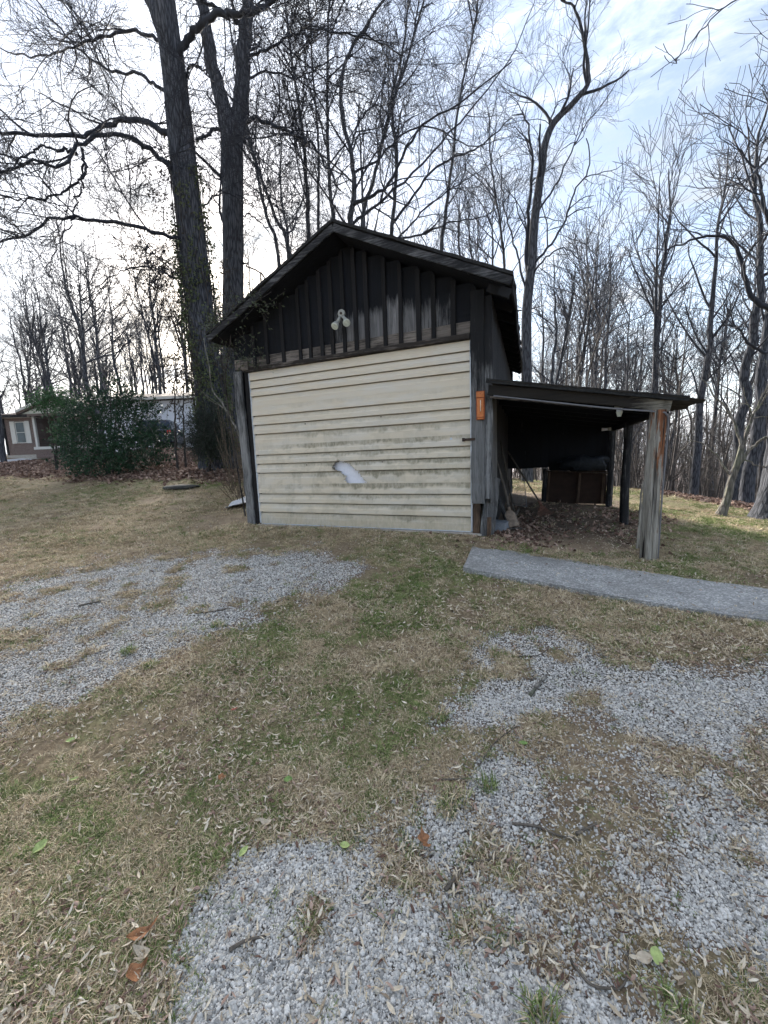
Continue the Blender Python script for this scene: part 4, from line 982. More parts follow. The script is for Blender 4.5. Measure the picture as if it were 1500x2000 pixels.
# left giant: ivy clad, leaning left
hero_tree('huge bare tree with ivy-clad trunk left of the garage roof', 428, 12.5,
          [(412, 780, 0), (402, 690, 0), (385, 550, 0), (369, 400, 0), (352, 250, 0), (338, 120, -.1), (325, 30, -.2), (312, -120, -.3), (305, -350, -.6)], [.46, .40, .38, .37, .355, .33, .30, .26, .22, .15],
          [([(340, 130, 0), (300, 20, .2), (270, -60, .4), (220, -260, .9)], .17, .08)],
          [([(352, 262, 0), (322, 258, 0), (290, 242, .1), (240, 233, .1), (205, 245, 0), (160, 268, -.3), (90, 258, -.8), (20, 262, -1.2), (-90, 240, -1.6)], .12, .04),
           ([(345, 340, 0), (330, 330, -.2), (298, 295, -.5), (270, 275, -.8), (215, 262, -1.0), (150, 290, -1.4), (125, 320, -1.7), (60, 320, -2.1), (-30, 345, -2.6)], .10, .03),
           ([(150, 300, -1.2), (110, 290, -1.4), (60, 295, -1.6), (0, 350, -2)], .05, .02),
           ([(380, 470, 0), (350, 466, -.3), (295, 452, -.8), (230, 436, -1.2), (160, 428, -1.5), (110, 426, -1.7), (60, 462, -2.0), (-20, 478, -2.4), (-150, 500, -3)], .075, .022),
           ([(160, 290, -1.2), (165, 340, -1.3), (110, 380, -1.5), (50, 388, -1.8), (-20, 380, -2.2)], .045, .02),
           ([(165, 320, -1.2), (155, 380, -1.2), (130, 450, -1.5), (90, 530, -1.8)], .035, .012),
           ([(350, 110, -.2), (378, 60, -.5), (420, 28, -.9), (455, 32, -1.0), (500, 18, -1.1), (560, -10, -1.2), (640, -80, -1.6)], .12, .06),
           ([(362, 150, 0), (370, 130, -.2), (385, 128, -.3), (402, 140, -.4), (420, 170, -.7)], .05, .015),
           ([(345, 200, 0), (280, 150, .5), (200, 130, 1), (120, 60, 1.4), (50, -30, 1.8)], .07, .02),
           ([(335, 90, 0), (250, 60, 1), (150, 90, 2), (60, 110, 2.8), (-40, 80, 3.4)], .07, .02),
           ([(380, 560, 0), (340, 540, .6), (280, 520, 1.2), (220, 540, 1.8), (150, 600, 2.2)], .045, .012),
           ([(372, 420, 0), (430, 380, .5), (480, 390, 1), (520, 440, 1.4)], .035, .012)], 11, G_YARD, flare=.3, upper=.45)
# second giant
hero_tree('tall straight bare tree forking high up behind the garage roof', 462, 14.5,
          [(458, 760, 0), (456, 620, 0), (455, 480, 0), (453, 350, 0), (452, 262, 0), (455, 225, 0)], [.40, .36, .34, .33, .33, .34, .30],
          [([(462, 270, 0), (470, 190, 0), (478, 100, -.1), (484, 20, -.1), (490, -80, -.2), (505, -300, -.5)], .27, .13),
           ([(446, 265, 0), (432, 200, 0), (415, 120, .1), (400, 30, .2), (388, -60, .3), (360, -300, .6)], .25, .12)],
          [([(470, 238, 0), (500, 233, -.2), (545, 248, -.5), (585, 268, -.8), (615, 290, -1), (640, 330, -1.2), (665, 372, -1.4)], .09, .03),
           ([(452, 245, 0), (430, 250, -.3), (405, 262, -.7), (385, 275, -1.2)], .08, .045),
           ([(455, 345, 0), (430, 352, .3), (405, 335, .6), (370, 320, 1)], .045, .012),
           ([(460, 510, 0), (480, 515, -.1), (520, 545, -.3), (560, 590, -.5)], .05, .02),
           ([(480, 60, 0), (450, 30, -.4), (420, 15, -.8), (350, -30, -1.4)], .10, .04),
           ([(470, 120, 0), (530, 90, -.5), (600, 60, -1), (700, 70, -1.5), (790, 110, -1.9)], .06, .02),
           ([(475, 160, 0), (520, 140, .6), (590, 150, 1.2), (660, 110, 1.8), (740, 120, 2.3)], .05, .015),
           ([(460, 430, 0), (490, 420, .4), (530, 460, .8), (560, 520, 1.2)], .035, .012)], 12, G_YARD, flare=.15, upper=.4)
# the crooked dark tree just behind the ridge
G_BACK = 'slender bare trees fanning up behind the garage'
LV = lambda dens=1.0, rm=.005: FINE(.9, rm, dens, .08)
def slim_tree(label, base_px, D, pts, r0, r1, limbs, seed, group=G_BACK, bark=M_BARK, dens=.85, rm=.0052, per=1.05, ang=40, length=2.6, t0=.3, up=.14, flare=.1):
    b = rooted(base_px, D); root = empty('bare_tree', tuple(b), label, 'tree', group)
    P = np.array([b] + [at(px, py, D + dd) for px, py, dd in pts]); n = 34; Q = smoothline(P, n); rs_ = np.random.RandomState(seed); Q[3:-1] += rs_.normal(0, .012, (n - 4, 3))
    r0 *= .72; r1 *= .62; R = r0 + (r1 - r0) * np.linspace(0, 1, n)
    link('trunk', trunk_mesh(Q, R, 12, seed, flare, 60), bark, root)
    T = Tree(seed); T.grow(Q, R, [dict(per_m=per, ang=ang, length=length, rad=r0 * .32, wig=.10, up=up, n=9, t0=t0, rmin=.011, k=5)] + LV(dens, rm))
    for lp, a, c in limbs:
        Q2 = np.array([at(px, py, D + dd) for px, py, dd in lp]); Q2, R2 = limbline(Q2, a * .75, c * .8, 24, seed + 5, .02)
        T.parts.append((Q2[None], R2[None], 8)); T.grow(Q2, R2, [dict(per_m=1.6, ang=45, length=1.6, rad=.03, wig=.17, up=.06, n=8, t0=.15, rmin=.009, k=5)] + LV(dens, rm))
    link('crown', mk('crown', T.parts), M_TWIG, root); return root
slim_tree('crooked dark tree rising right behind the garage ridge', 690, 15, [(686, 470, 0), (683, 430, 0), (692, 385, 0), (690, 340, 0), (684, 290, 0), (668, 230, .2), (668, 150, .3), (690, 90, .3), (730, 30, .2), (790, -60, 0)], .15, .05,
          [([(688, 402, 0), (720, 385, -.2), (755, 365, -.4), (790, 300, -.6), (830, 240, -.9), (900, 200, -1.2), (1000, 120, -1.6)], .09, .02),
           ([(687, 440, 0), (735, 400, .3), (800, 345, .6), (870, 270, .9), (940, 190, 1.2), (1010, 90, 1.5), (1050, -20, 1.8)], .07, .015),
           ([(686, 455, 0), (650, 400, -.3), (600, 330, -.6), (560, 250, -.8), (540, 150, -1)], .06, .012),
           ([(684, 300, 0), (640, 230, -.4), (600, 140, -.8), (590, 40, -1.2)], .045, .012),
           ([(690, 340, 0), (740, 310, .4), (790, 260, .8), (850, 250, 1.2), (920, 285, 1.6), (985, 270, 2)], .06, .015),
           ([(684, 300, 0), (700, 240, .6), (740, 190, 1), (770, 120, 1.4), (850, 60, 2)], .05, .015)], 21)
slim_tree('straight pale pole tree left of the crooked tree behind the ridge', 655, 17, [(652, 470, 0), (645, 380, 0), (640, 250, 0), (640, 100, 0), (645, -60, 0)], .13, .05, [], 22, per=1.3)
slim_tree('leaning slim tree over the left roof slope, nearest the pole tree', 610, 17, [(603, 480, 0), (600, 380, 0), (590, 250, 0), (570, 120, 0), (552, -40, 0)], .14, .05, [], 23, per=1.2)
slim_tree('slim tree leaning left low over the left roof slope', 590, 16, [(565, 510, 0), (540, 430, 0), (508, 340, 0), (480, 250, .1), (455, 130, .2)], .12, .04, [], 24, per=1.2)
slim_tree('pale leaning tree starting beside the second giant trunk', 560, 18, [(545, 520, 0), (520, 420, 0), (500, 330, 0), (470, 180, 0), (445, 20, 0)], .12, .05, [], 25, per=1.2)
slim_tree('long slim tree leaning right over the ridge towards the sky gap', 700, 18, [(706, 470, 0), (730, 350, 0), (760, 230, 0), (800, 100, 0), (840, -40, 0)], .13, .05, [], 26, per=1.3)
slim_tree('thin tree between the pole tree and the leaning slim tree', 628, 20, [(622, 450, 0), (622, 300, 0), (612, 150, 0), (600, -30, 0)], .11, .04, [], 27, per=1.2)
slim_tree('bare tree with low sweeping limbs over the right roof slope', 770, 19, [(765, 500, 0), (770, 400, 0), (775, 300, 0), (765, 200, 0), (790, 80, 0), (800, -40, 0)], .14, .05,
          [([(765, 470, 0), (830, 455, 0), (880, 435, 0), (950, 420, .2), (1000, 380, .4)], .07, .015), ([(764, 480, 0), (840, 400, .3), (920, 345, .6), (990, 300, .9)], .06, .012), ([(765, 440, 0), (850, 330, -.4), (930, 290, -.8), (1000, 230, -1.2)], .08, .02)], 28)
slim_tree('fan-branched tree behind the right roof slope', 860, 21, [(862, 520, 0), (870, 420, 0), (885, 300, 0), (900, 180, 0), (925, 60, 0), (940, -60, 0)], .14, .05, [], 29, per=1.4, ang=34)
slim_tree('small twiggy tree low behind the right end of the roof', 930, 20, [(925, 560, 0), (918, 480, 0), (915, 400, 0)], .09, .03, [], 30, per=1.1, ang=35, dens=.7)
slim_tree('slim tree with upright limbs between the roof end and the big forked tree', 985, 22, [(985, 560, 0), (980, 460, 0), (960, 330, 0), (955, 220, 0)], .12, .04, [], 31, per=1.6, ang=35)
# the tall sinuous tree to the right of the roof
slim_tree('tall sinuous bare tree right of the roof, its top hooked', 1030, 16, [(1028, 700, 0), (1030, 590, 0), (1040, 500, 0), (1048, 400, 0), (1058, 330, 0), (1068, 270, 0), (1085, 235, 0), (1110, 210, -.1), (1138, 180, -.2), (1150, 150, -.2), (1143, 100, -.2), (1135, 50, -.2), (1120, 15, -.2), (1095, 0, -.2)], .27, .04,
          [([(1032, 560, 0), (1028, 480, .2), (1035, 390, .4), (1040, 300, .5), (1025, 230, .6), (1000, 225, .8)], .12, .02),
           ([(1038, 520, 0), (1065, 490, -.3), (1100, 440, -.5), (1120, 380, -.6), (1150, 330, -.8), (1145, 270, -1)], .07, .02),
           ([(1045, 420, 0), (1080, 370, .3), (1110, 310, .6), (1140, 250, .9), (1180, 200, 1.2), (1225, 120, 1.4)], .055, .012),
           ([(1030, 580, 0), (1005, 480, .1), (985, 400, .2), (975, 300, .3)], .06, .015),
           ([(1065, 290, 0), (1085, 210, -.2), (1110, 190, -.2)], .03, .015),
           ([(1036, 540, 0), (1070, 500, -.5), (1105, 485, -.8), (1135, 510, -1), (1150, 530, -1.1)], .05, .01)], 33, G_YARD, per=1.0, length=2.4, flare=.2)

# right-hand maple: trunk partly in frame, one big arching limb
def maple():
    D = 8.2; b = rooted(1528, D, .25); root = empty('maple_tree', tuple(b), 'thick scaly trunk of a maple at the right edge of the lawn', 'tree')
    P = np.array([b] + [at(px, py, D + dd) for px, py, dd in ((1530, 950, 0), (1542, 850, 0), (1552, 700, 0), (1560, 500, 0), (1575, 250, 0), (1590, 0, 0))])
    link('trunk', trunk_mesh(P, [.40, .34, .31, .29, .26, .2, .14], 30, 7, .55, 90), M_BARK, root)
    T = Tree(71)
    for pts, r0, r1 in (([(1550, 650, 0), (1505, 605, -.2), (1475, 585, -.3), (1455, 545, -.3), (1445, 500, -.3), (1425, 470, -.3), (1395, 460, -.3), (1350, 468, -.2), (1300, 490, 0)], .06, .014),
                        ([(1560, 560, 0), (1520, 480, .3), (1490, 400, .5), (1480, 340, .6), (1440, 290, .8)], .06, .012),
                        ([(1555, 700, 0), (1500, 690, -.2), (1460, 670, -.3), (1440, 640, -.4), (1400, 630, -.6)], .04, .01),
                        ([(1570, 350, 0), (1520, 300, -.6), (1480, 330, -1), (1450, 360, -1.3)], .04, .008),
                        ([(1580, 200, 0), (1580, 100, -.8), (1500, -5, -1.6), (1420, 10, -2.2), (1370, 60, -2.6), (1330, 105, -2.9), (1312, 128, -3)], .014, .003),
                        ([(1580, 220, 0), (1530, 255, -1), (1490, 272, -1.5), (1460, 292, -1.8), (1418, 333, -2)], .010, .003)):
        Q = np.array([at(px, py, D + dd) for px, py, dd in pts]); Q, R = limbline(Q, r0, r1, 26, 5, .012); T.parts.append((Q[None], R[None], 8))
        big = r0 > .036
        T.grow(Q, R, [dict(per_m=1.8 if big else 1.3, ang=45, length=1.1 if big else .5, rad=.018, wig=.15, up=.05, n=7, t0=.25, rmin=.005, k=4), dict(per_m=3.0, ang=42, length=.5 if big else .3, rad=.007, wig=.18, up=.05, n=5, rmin=.003, k=3)] + ([dict(per_m=3.5, ang=40, length=.28, rad=.004, wig=.18, up=.05, n=4, rmin=.0028, k=3)] if big else []))
    link('crown', mk('crown', T.parts), M_TWIG, root)
maple()
def small_tree():
    D = 8.6; b = rooted(1414, D, .06); root = empty('ornamental_tree', tuple(b), 'small pale forked tree on the right lawn before the maple', 'tree')
    P = np.array([b] + [at(px, py, D + dd) for px, py, dd in ((1420, 975, 0), (1428, 940, 0), (1442, 900, 0), (1450, 870, 0))])
    link('trunk', trunk_mesh(P, [.085, .075, .065, .06, .05], 14, 3, .3, 40), M_BARK2, root); T = Tree(5)
    for pts, r0, r1 in (([(1442, 905, 0), (1470, 875, -.1), (1500, 850, -.2), (1540, 830, -.3)], .04, .015), ([(1450, 875, 0), (1440, 840, .1), (1420, 800, .2), (1395, 770, .3), (1370, 740, .4)], .035, .01),
                        ([(1450, 872, 0), (1465, 830, 0), (1480, 790, .1), (1510, 740, .2)], .035, .01), ([(1430, 935, 0), (1400, 890, .2), (1360, 860, .4), (1320, 850, .5)], .022, .006), ([(1446, 890, 0), (1480, 910, -.2), (1520, 905, -.4)], .02, .006)):
        Q = np.array([at(px, py, D + dd) for px, py, dd in pts]); Q, R = limbline(Q, r0, r1, 16, 9, .015); T.parts.append((Q[None], R[None], 7))
        T.grow(Q, R, [dict(per_m=3.0, ang=48, length=.8, rad=.012, wig=.18, up=.08, n=6, t0=.2, rmin=.005, k=4), dict(per_m=5, ang=45, length=.35, rad=.006, wig=.2, up=.05, n=4, rmin=.0032, k=3)])
    link('crown', mk('crown', T.parts), M_BARK2, root)
small_tree()

# ---- forest prototypes, then copies
def proto(seed, Hh, r0, t0, per, ang, length, up, dens=1.0, rm=.009, crook=.10, fork=False):
    rs_ = np.random.RandomState(seed); n = 22; z = np.linspace(0, Hh, n); xy = np.cumsum(rs_.normal(0, crook * Hh / n * .6, (n, 2)), 0); xy -= xy[0]
    P = np.column_stack([xy, z]); R = r0 * (1 - .88 * (z / Hh) ** 1.1); T = Tree(seed)
    tr = trunk_mesh(P, R, 9, seed, .15, 34)
    mains = [(P, R)]
    if fork:
        i = 8; d = rs_.normal(0, 1, 2); d /= np.linalg.norm(d); zz_ = np.linspace(0, 1, 14)[:, None]
        F2 = P[i] + np.hstack([d * zz_ * 1.6 * (1 - .3 * zz_), zz_ * (Hh - P[i][2]) * .9]); R2 = R[i] * .75 * (1 - .85 * zz_[:, 0]); T.parts.append((F2[None], R2[None], 7)); mains.append((F2, R2))
    for Pm, Rm in mains:
        T.grow(Pm, Rm, [dict(per_m=per, ang=ang, length=length, rad=r0 * .30, wig=.09, up=up, n=8, t0=t0, rmin=.016, k=4),
                        dict(per_m=2.2 * dens, ang=38, length=1.5, rad=.016, wig=.13, up=up * .7, n=5, t0=.1, rmin=rm * 1.2, k=3, lenfall=.35),
                        dict(per_m=3.3 * dens, ang=38, length=.85, rad=.010, wig=.13, up=up * .5, n=4, t0=.05, rmin=rm, k=3, lenfall=.3)])
    return tr, mk('crown', T.parts), Hh
PR = [proto(101, 14, .16, .28, 1.7, 38, 3.0, .20), proto(102, 15, .18, .32, 1.5, 34, 3.4, .26, fork=True), proto(103, 12, .13, .2, 1.8, 50, 2.6, .12, crook=.2),
      proto(104, 16, .17, .36, 1.6, 30, 3.6, .28), proto(105, 13, .15, .16, 1.5, 46, 3.2, .10, crook=.22, fork=True), proto(106, 9, .09, .15, 2.2, 42, 2.0, .15, rm=.008)]
def forest_tree(px, D, Hh, k, rot, label, group, bark=M_BARK, thick=1.0, lean=(0, 0)):
    b = rooted(px, D); tr, cr_, h0 = PR[k]; s = Hh / h0
    root = empty('bare_tree', tuple(b), label, 'tree', group, rot); root.rotation_euler = (lean[0], lean[1], rot)
    for nm, me, m in (('trunk', tr, bark), ('crown', cr_, M_TWIG)):
        if len(me.materials) == 0: me.materials.append(m)
        o = bpy.data.objects.new(nm, me); COL.objects.link(o); o.parent = root; o.scale = (s * thick, s * thick, s) if nm == 'trunk' else (s, s, s)
    return root
rf = random.Random(5)
G_R = 'bare trees at the edge of the right-hand woods'; G_L = 'bare trees behind the brick house'; G_B = 'bare trees far behind the garage'
RIGHT = [(1276, 23, 17.5, 1, 'tall twin-stemmed tree rising straight behind the outer end of the lean-to roof'), (1358, 18, 14.5, 0, 'straight slim tree crossing the tip of the lean-to roof'),
         (1432, 15.5, 14.5, 2, 'thick dark tree right of the lean-to roof tip, in front of the woods'), (1466, 14.5, 16, 3, 'tall thick tree between the dark tree and the maple'),
         (1178, 22, 12.5, 3, 'slim upright tree with a dark nest-like tangle above the lean-to roof'), (1220, 20, 9.5, 5, 'low forked tree just left of the tall twin-stemmed tree'),
         (1085, 18, 10, 4, 'spreading dark tree close to the right roof edge of the garage'), (1128, 26, 12, 3, 'slim tree between the spreading tree and the upright slim tree'),
         (1310, 22, 10, 2, 'crooked tree between the twin-stemmed tree and the roof tip'), (1395, 26, 14, 1, 'forked slim tree behind the roof tip, deeper in the woods'),
         (1490, 19, 15, 0, 'slim tree showing left of the maple trunk'), (1060, 27, 13, 0, 'slim tree directly right of the sinuous tree')]
for i, (px, D, Hh, k, lab) in enumerate(RIGHT): forest_tree(px, D, Hh, k, rf.uniform(0, 6.28), lab, G_R, M_BARK, 1.25 if px in (1432, 1466) else 1.05)
same_r = 'slender bare tree standing among the others deep in the right-hand woods'
for i in range(34):
    px = rf.uniform(1030, 1620); D = rf.uniform(25, 46); forest_tree(px, D, rf.uniform(11, 17) + max(0, D - 26) * .18, rf.randrange(6), rf.uniform(0, 6.28), same_r, 'slender trees deep in the right-hand woods', rf.choice([M_BARK, M_BARK2]))
LEFT = [(8, 22, 13, 3, 'leaning tree at the far left end of the brick house'), (205, 24, 13, 4, 'dark many-limbed tree rising above the holly bush'), (120, 34, 14, 1, 'forked tree behind the porch gable'),
        (160, 32, 13, 0, 'straight tree behind the house between the porch gable and the holly bush'), (252, 30, 13, 2, 'crooked tree above the right part of the holly bush'), (330, 30, 14, 1, 'forked tree above the brown roof left of the ivy tree')]
for px, D, Hh, k, lab in LEFT: forest_tree(px, D, Hh, k, rf.uniform(0, 6.28), lab, G_L, M_BARK)
for i in range(44):
    px = rf.uniform(-90, 480); D = rf.uniform(33, 58); forest_tree(px, D, rf.uniform(12, 17) + (D - 33) * .12, rf.randrange(5), rf.uniform(0, 6.28), 'slender bare tree standing among the others far behind the brick house', 'slender trees far behind the house', M_BARK)
for i in range(12):
    px = 490 + i * 42 + rf.uniform(-15, 15); D = rf.uniform(24, 36); forest_tree(px, D, rf.uniform(15, 20), rf.randrange(5), rf.uniform(0, 6.28), 'slender bare tree standing among the others far behind the garage roof', 'slender trees far behind the garage', M_BARK)
# far woods: brush, saplings and stems nobody could count
def sapling(seed, Hh):
    rs_ = np.random.RandomState(seed); n = 7; z = np.linspace(0, Hh, n); P = np.column_stack([np.cumsum(rs_.normal(0, .07, n)), np.cumsum(rs_.normal(0, .07, n)), z]); R = np.linspace(.045, .008, n); T = Tree(seed); T.parts.append((P[None], R[None], 4))
    T.grow(P, R, [dict(per_m=1.8, ang=45, length=1.5, rad=.014, wig=.15, up=.1, n=5, t0=.05, rmin=.007, k=3), dict(per_m=2.5, ang=42, length=.7, rad=.008, wig=.17, up=.05, n=4, rmin=.006, k=3)])
    return mk('sapling', T.parts)
def brush():
    rs_ = np.random.RandomState(8); P = []; sc = []
    for lo, hi, n, d0, d1 in ((1000, 1750, 1100, 18.5, 60), (-350, 430, 230, 36, 62), (480, 1000, 160, 30, 60)):
        px = rs_.uniform(lo, hi, n); D = d0 + (d1 - d0) * rs_.rand(n) ** .8
        for a, c in zip(px, D):
            d = ray(a, 900); d = d * (c / d.dot(FH)); P.append((d[0], d[1])); sc.append(rs_.uniform(.6, 1.5))
    P = np.array(P); z = H(P[:, 0], P[:, 1]) - .1; n = len(P); rot = np.zeros((n, 3)); rot[:, 2] = rs_.rand(n) * 6.28; rot[:, :2] = rs_.normal(0, .1, (n, 2))
    scatter('far_woods', np.column_stack([P, z]), rot, sc, rs_.randint(0, 4, n), [(sapling(i, 5.0 + i), M_TWIGB) for i in range(4)], 'tangle of bare grey saplings and brush filling the woods beyond the lawn', 'woods')
brush()

# ------------------------------------------------------------------ leafy things
def leafm(name, c1, c2, rough=.5, spec=.3):
    m, t, b = mat(name, rough); g = G(t); b.inputs['Specular IOR Level'].default_value = spec
    rnd = g.n('ShaderNodeObjectInfo').outputs['Random']; ns = g.noise(g.coord('World'), 23, 3, .6)
    f = g.math('ADD', g.math('MULTIPLY', g.math('SUBTRACT', rnd, .5), .9), ns)
    g.lk(g.ramp(f, [(.25, c1), (.75, c2)]), b.inputs['Base Color']); return m
M_HOLLY = leafm('holly_leaf', (.012, .045, .018), (.10, .24, .08), .5, .2)
M_IVY = leafm('ivy_leaf', (.018, .024, .012), (.09, .115, .045), .5)
M_YEW = leafm('yew_needle', (.012, .022, .013), (.035, .055, .03), .7)
M_VINE = leafm('vine_leaf', (.06, .075, .04), (.20, .24, .12), .5)
M_DRYV = leafm('dry_vine_leaf', (.02, .017, .014), (.07, .055, .04), .8)
def leafcloud(name, C, size, rs_, material, parent, aspect=.5, nrm=None, fold=.25, droop=0.0):
    """one small folded 4-triangle leaf at every centre"""
    n = len(C); d = rs_.normal(size=(n, 3)); d[:, 2] -= droop; d /= np.linalg.norm(d, axis=1, keepdims=True)
    q = rs_.normal(size=(n, 3)) if nrm is None else nrm + rs_.normal(0, .5, (n, 3)); s = np.cross(d, q); s /= np.linalg.norm(s, axis=1, keepdims=True) + 1e-9; u = np.cross(s, d)
    L_ = size * rs_.uniform(.6, 1.35, n)[:, None]; w = L_ * aspect * .5
    a = C; e = C + d * L_; m1 = C + d * L_ * .5 + s * w + u * w * fold; m2 = C + d * L_ * .5 - s * w + u * w * fold; mc = C + d * L_ * .52 - u * w * fold * .5
    V = np.stack([a, m1, e, m2, mc], 1).reshape(-1, 3); o = np.arange(n)[:, None] * 5
    T = np.stack([o + [[0, 1, 4]], o + [[1, 2, 4]], o + [[2, 3, 4]], o + [[3, 0, 4]]], 1).reshape(-1, 3)
    ob = link(name, npmesh(name, V, None, T, False), material, parent); return ob
def sprigs(centres, radii, n, rs_, per=12, Ls=.30, up=.35):
    """leaf centres strung along short sprigs, denser near each clump's shell"""
    k = rs_.randint(0, len(centres), n) if True else 0
    w = np.array([r[0] * r[1] * r[2] for r in radii]) ** .7; k = rs_.choice(len(centres), n, p=w / w.sum())
    d = rs_.normal(size=(n, 3)); d /= np.linalg.norm(d, axis=1, keepdims=True); rad = rs_.rand(n) ** .45
    st = centres[k] + d * radii[k] * rad[:, None]; dr = d + rs_.normal(0, .4, (n, 3)); dr[:, 2] += up; dr /= np.linalg.norm(dr, axis=1, keepdims=True)
    t = np.linspace(0, 1, per)[None, :, None]; LL = Ls * rs_.uniform(.5, 1.4, n)[:, None, None]
    C = st[:, None] + dr[:, None] * t * LL + rs_.normal(0, .022, (n, per, 3)); return C.reshape(-1, 3), np.stack([st, st + dr * LL[:, 0]], 1)
def bush(name, label, cat, base_px, D, clumps, n, size, material, seed, stems, aspect=.5, leafname='foliage', Ls=.3, per=12, droop=0.0):
    rs_ = np.random.RandomState(seed); b = rooted(base_px, D, .05); root = empty(name, tuple(b), label, cat)
    C = np.array([at(px, py, D + dd) for px, py, rx, ry, dd in clumps]); R = np.array([(rx / F_PX * D, rx / F_PX * D, ry / F_PX * D) for px, py, rx, ry, dd in clumps])
    Lc, segs = sprigs(C, R, n, rs_, per, Ls); leafcloud(leafname, Lc, size, rs_, material, root, aspect, droop=droop)
    parts = [(segs, np.repeat([[.006, .003]], len(segs), 0), 3)]
    for px, py, dd in stems:
        e = at(px, py, D + dd); m_ = (b + e) / 2 + rs_.normal(0, .08, 3); Q = smoothline([b + np.append(rs_.normal(0, .05, 2), 0), m_, e], 10); parts.append((Q[None], np.linspace(.035, .01, 10)[None], 6))
    link('branches', mk('branches', parts), M_BARKD, root); return root
bush('holly_bush', 'large dark green holly bush on the leaf bed left of the ivy tree', 'bush', 210, 13.0,
     [(215, 870, 80, 45, 0), (165, 865, 40, 44, .2), (270, 860, 55, 38, -.1), (205, 810, 60, 32, .1), (250, 790, 35, 28, .2), (150, 830, 35, 25, 0), (310, 850, 35, 16, 0), (228, 760, 26, 22, .3), (180, 780, 26, 18, .2), (320, 890, 26, 10, -.1), (285, 800, 26, 16, .3), (215, 905, 90, 18, -.3), (150, 900, 25, 18, 0)],
     1900, .075, M_HOLLY, 41, [(215, 760, 0), (250, 760, .2), (170, 770, .1), (290, 800, .2), (150, 820, 0), (230, 740, .3)])
bush('holly_tree', 'small evergreen tree with a flat leafy crown before the porch gable', 'tree', 105, 15.5,
     [(85, 785, 24, 10, 0), (115, 780, 26, 14, 0), (140, 800, 20, 12, 0), (95, 800, 16, 7, .1), (125, 845, 20, 16, 0)], 420, .08, M_HOLLY, 42, [(90, 790, 0), (120, 785, .1), (140, 800, 0)])
bush('yew_bush', 'dark conical evergreen shrub at the foot of the ivy tree', 'bush', 405, 11.6,
     [(408, 862, 34, 32, -.3), (395, 835, 28, 26, -.2), (415, 815, 24, 24, -.2), (430, 868, 28, 26, -.2), (385, 868, 20, 18, -.2)], 1500, .05, M_YEW, 43, [(400, 800, 0), (415, 790, 0), (425, 830, 0)], .2, 'foliage', .2, 14)
# ivy on the giant's trunk (grows on the tree, a plant of its own)
def ivy():
    rs_ = np.random.RandomState(44); D = 12.5; b = rooted(428, D); root = empty('ivy', tuple(b), 'ivy and dry vine climbing the huge leaning trunk left of the garage', 'ivy')
    line = np.array([b] + [at(px, py, D) for px, py in ((412, 780), (402, 690), (385, 550), (369, 400), (352, 250))]); n = 9500; t = rs_.rand(n) ** 1.25 * .97
    Pm = smoothline(line, 100); i = (t * 99).astype(int); a = rs_.rand(n) * 6.28; c = Pm[i]
    r = np.interp(t, [0, 1], [.47, .38]) + np.abs(rs_.normal(0, .09, n)); pos = c + r[:, None] * (np.cos(a)[:, None] * RH + np.sin(a)[:, None] * FH); pos[:, 2] += rs_.normal(0, .1, n)
    keep = vnoise(a * 2.2 + 9, pos[:, 2] * 1.6, 6) > np.interp(pos[:, 2], [1.5, 5, 9], [.28, .45, .66]); pos = pos[keep]
    leafcloud('ivy_leaves', pos, .075, rs_, M_IVY, root, .8, droop=.6)
    cl = [(375, 640, 45, 60, .2), (350, 560, 40, 55, .2), (340, 500, 50, 45, .2), (320, 600, 45, 45, .2), (400, 720, 40, 50, -.3), (360, 700, 45, 45, 0), (330, 400, 50, 50, .1), (290, 510, 35, 40, .2), (425, 560, 22, 60, .4), (430, 650, 25, 50, .3), (300, 320, 35, 35, .1), (350, 770, 35, 40, .2)]
    C = np.array([at(x, y, D + d) for x, y, _, _, d in cl]); R = np.array([(rx / F_PX * D, .5, ry / F_PX * D) for _, _, rx, ry, _ in cl])
    Lc, segs = sprigs(C, R, 520, rs_, 7, .45, -.5); leafcloud('dry_leaves', Lc, .085, rs_, M_DRYV, root, .5, droop=1.2)
    parts = [(segs, np.repeat([[.007, .004]], len(segs), 0), 3)]
    for q in range(9):
        a0 = rs_.rand() * 6.28; tt = np.linspace(0, .9, 24); ii = (tt * 99).astype(int); an = a0 + np.cumsum(rs_.normal(0, .18, 24)); rr = np.interp(tt, [0, 1], [.50, .42])
        parts.append(((Pm[ii] + rr[:, None] * (np.cos(an)[:, None] * RH + np.sin(an)[:, None] * FH))[None], np.linspace(.022, .010, 24)[None], 5))
    link('vines', mk('vines', parts), M_BARKD, root)
ivy()
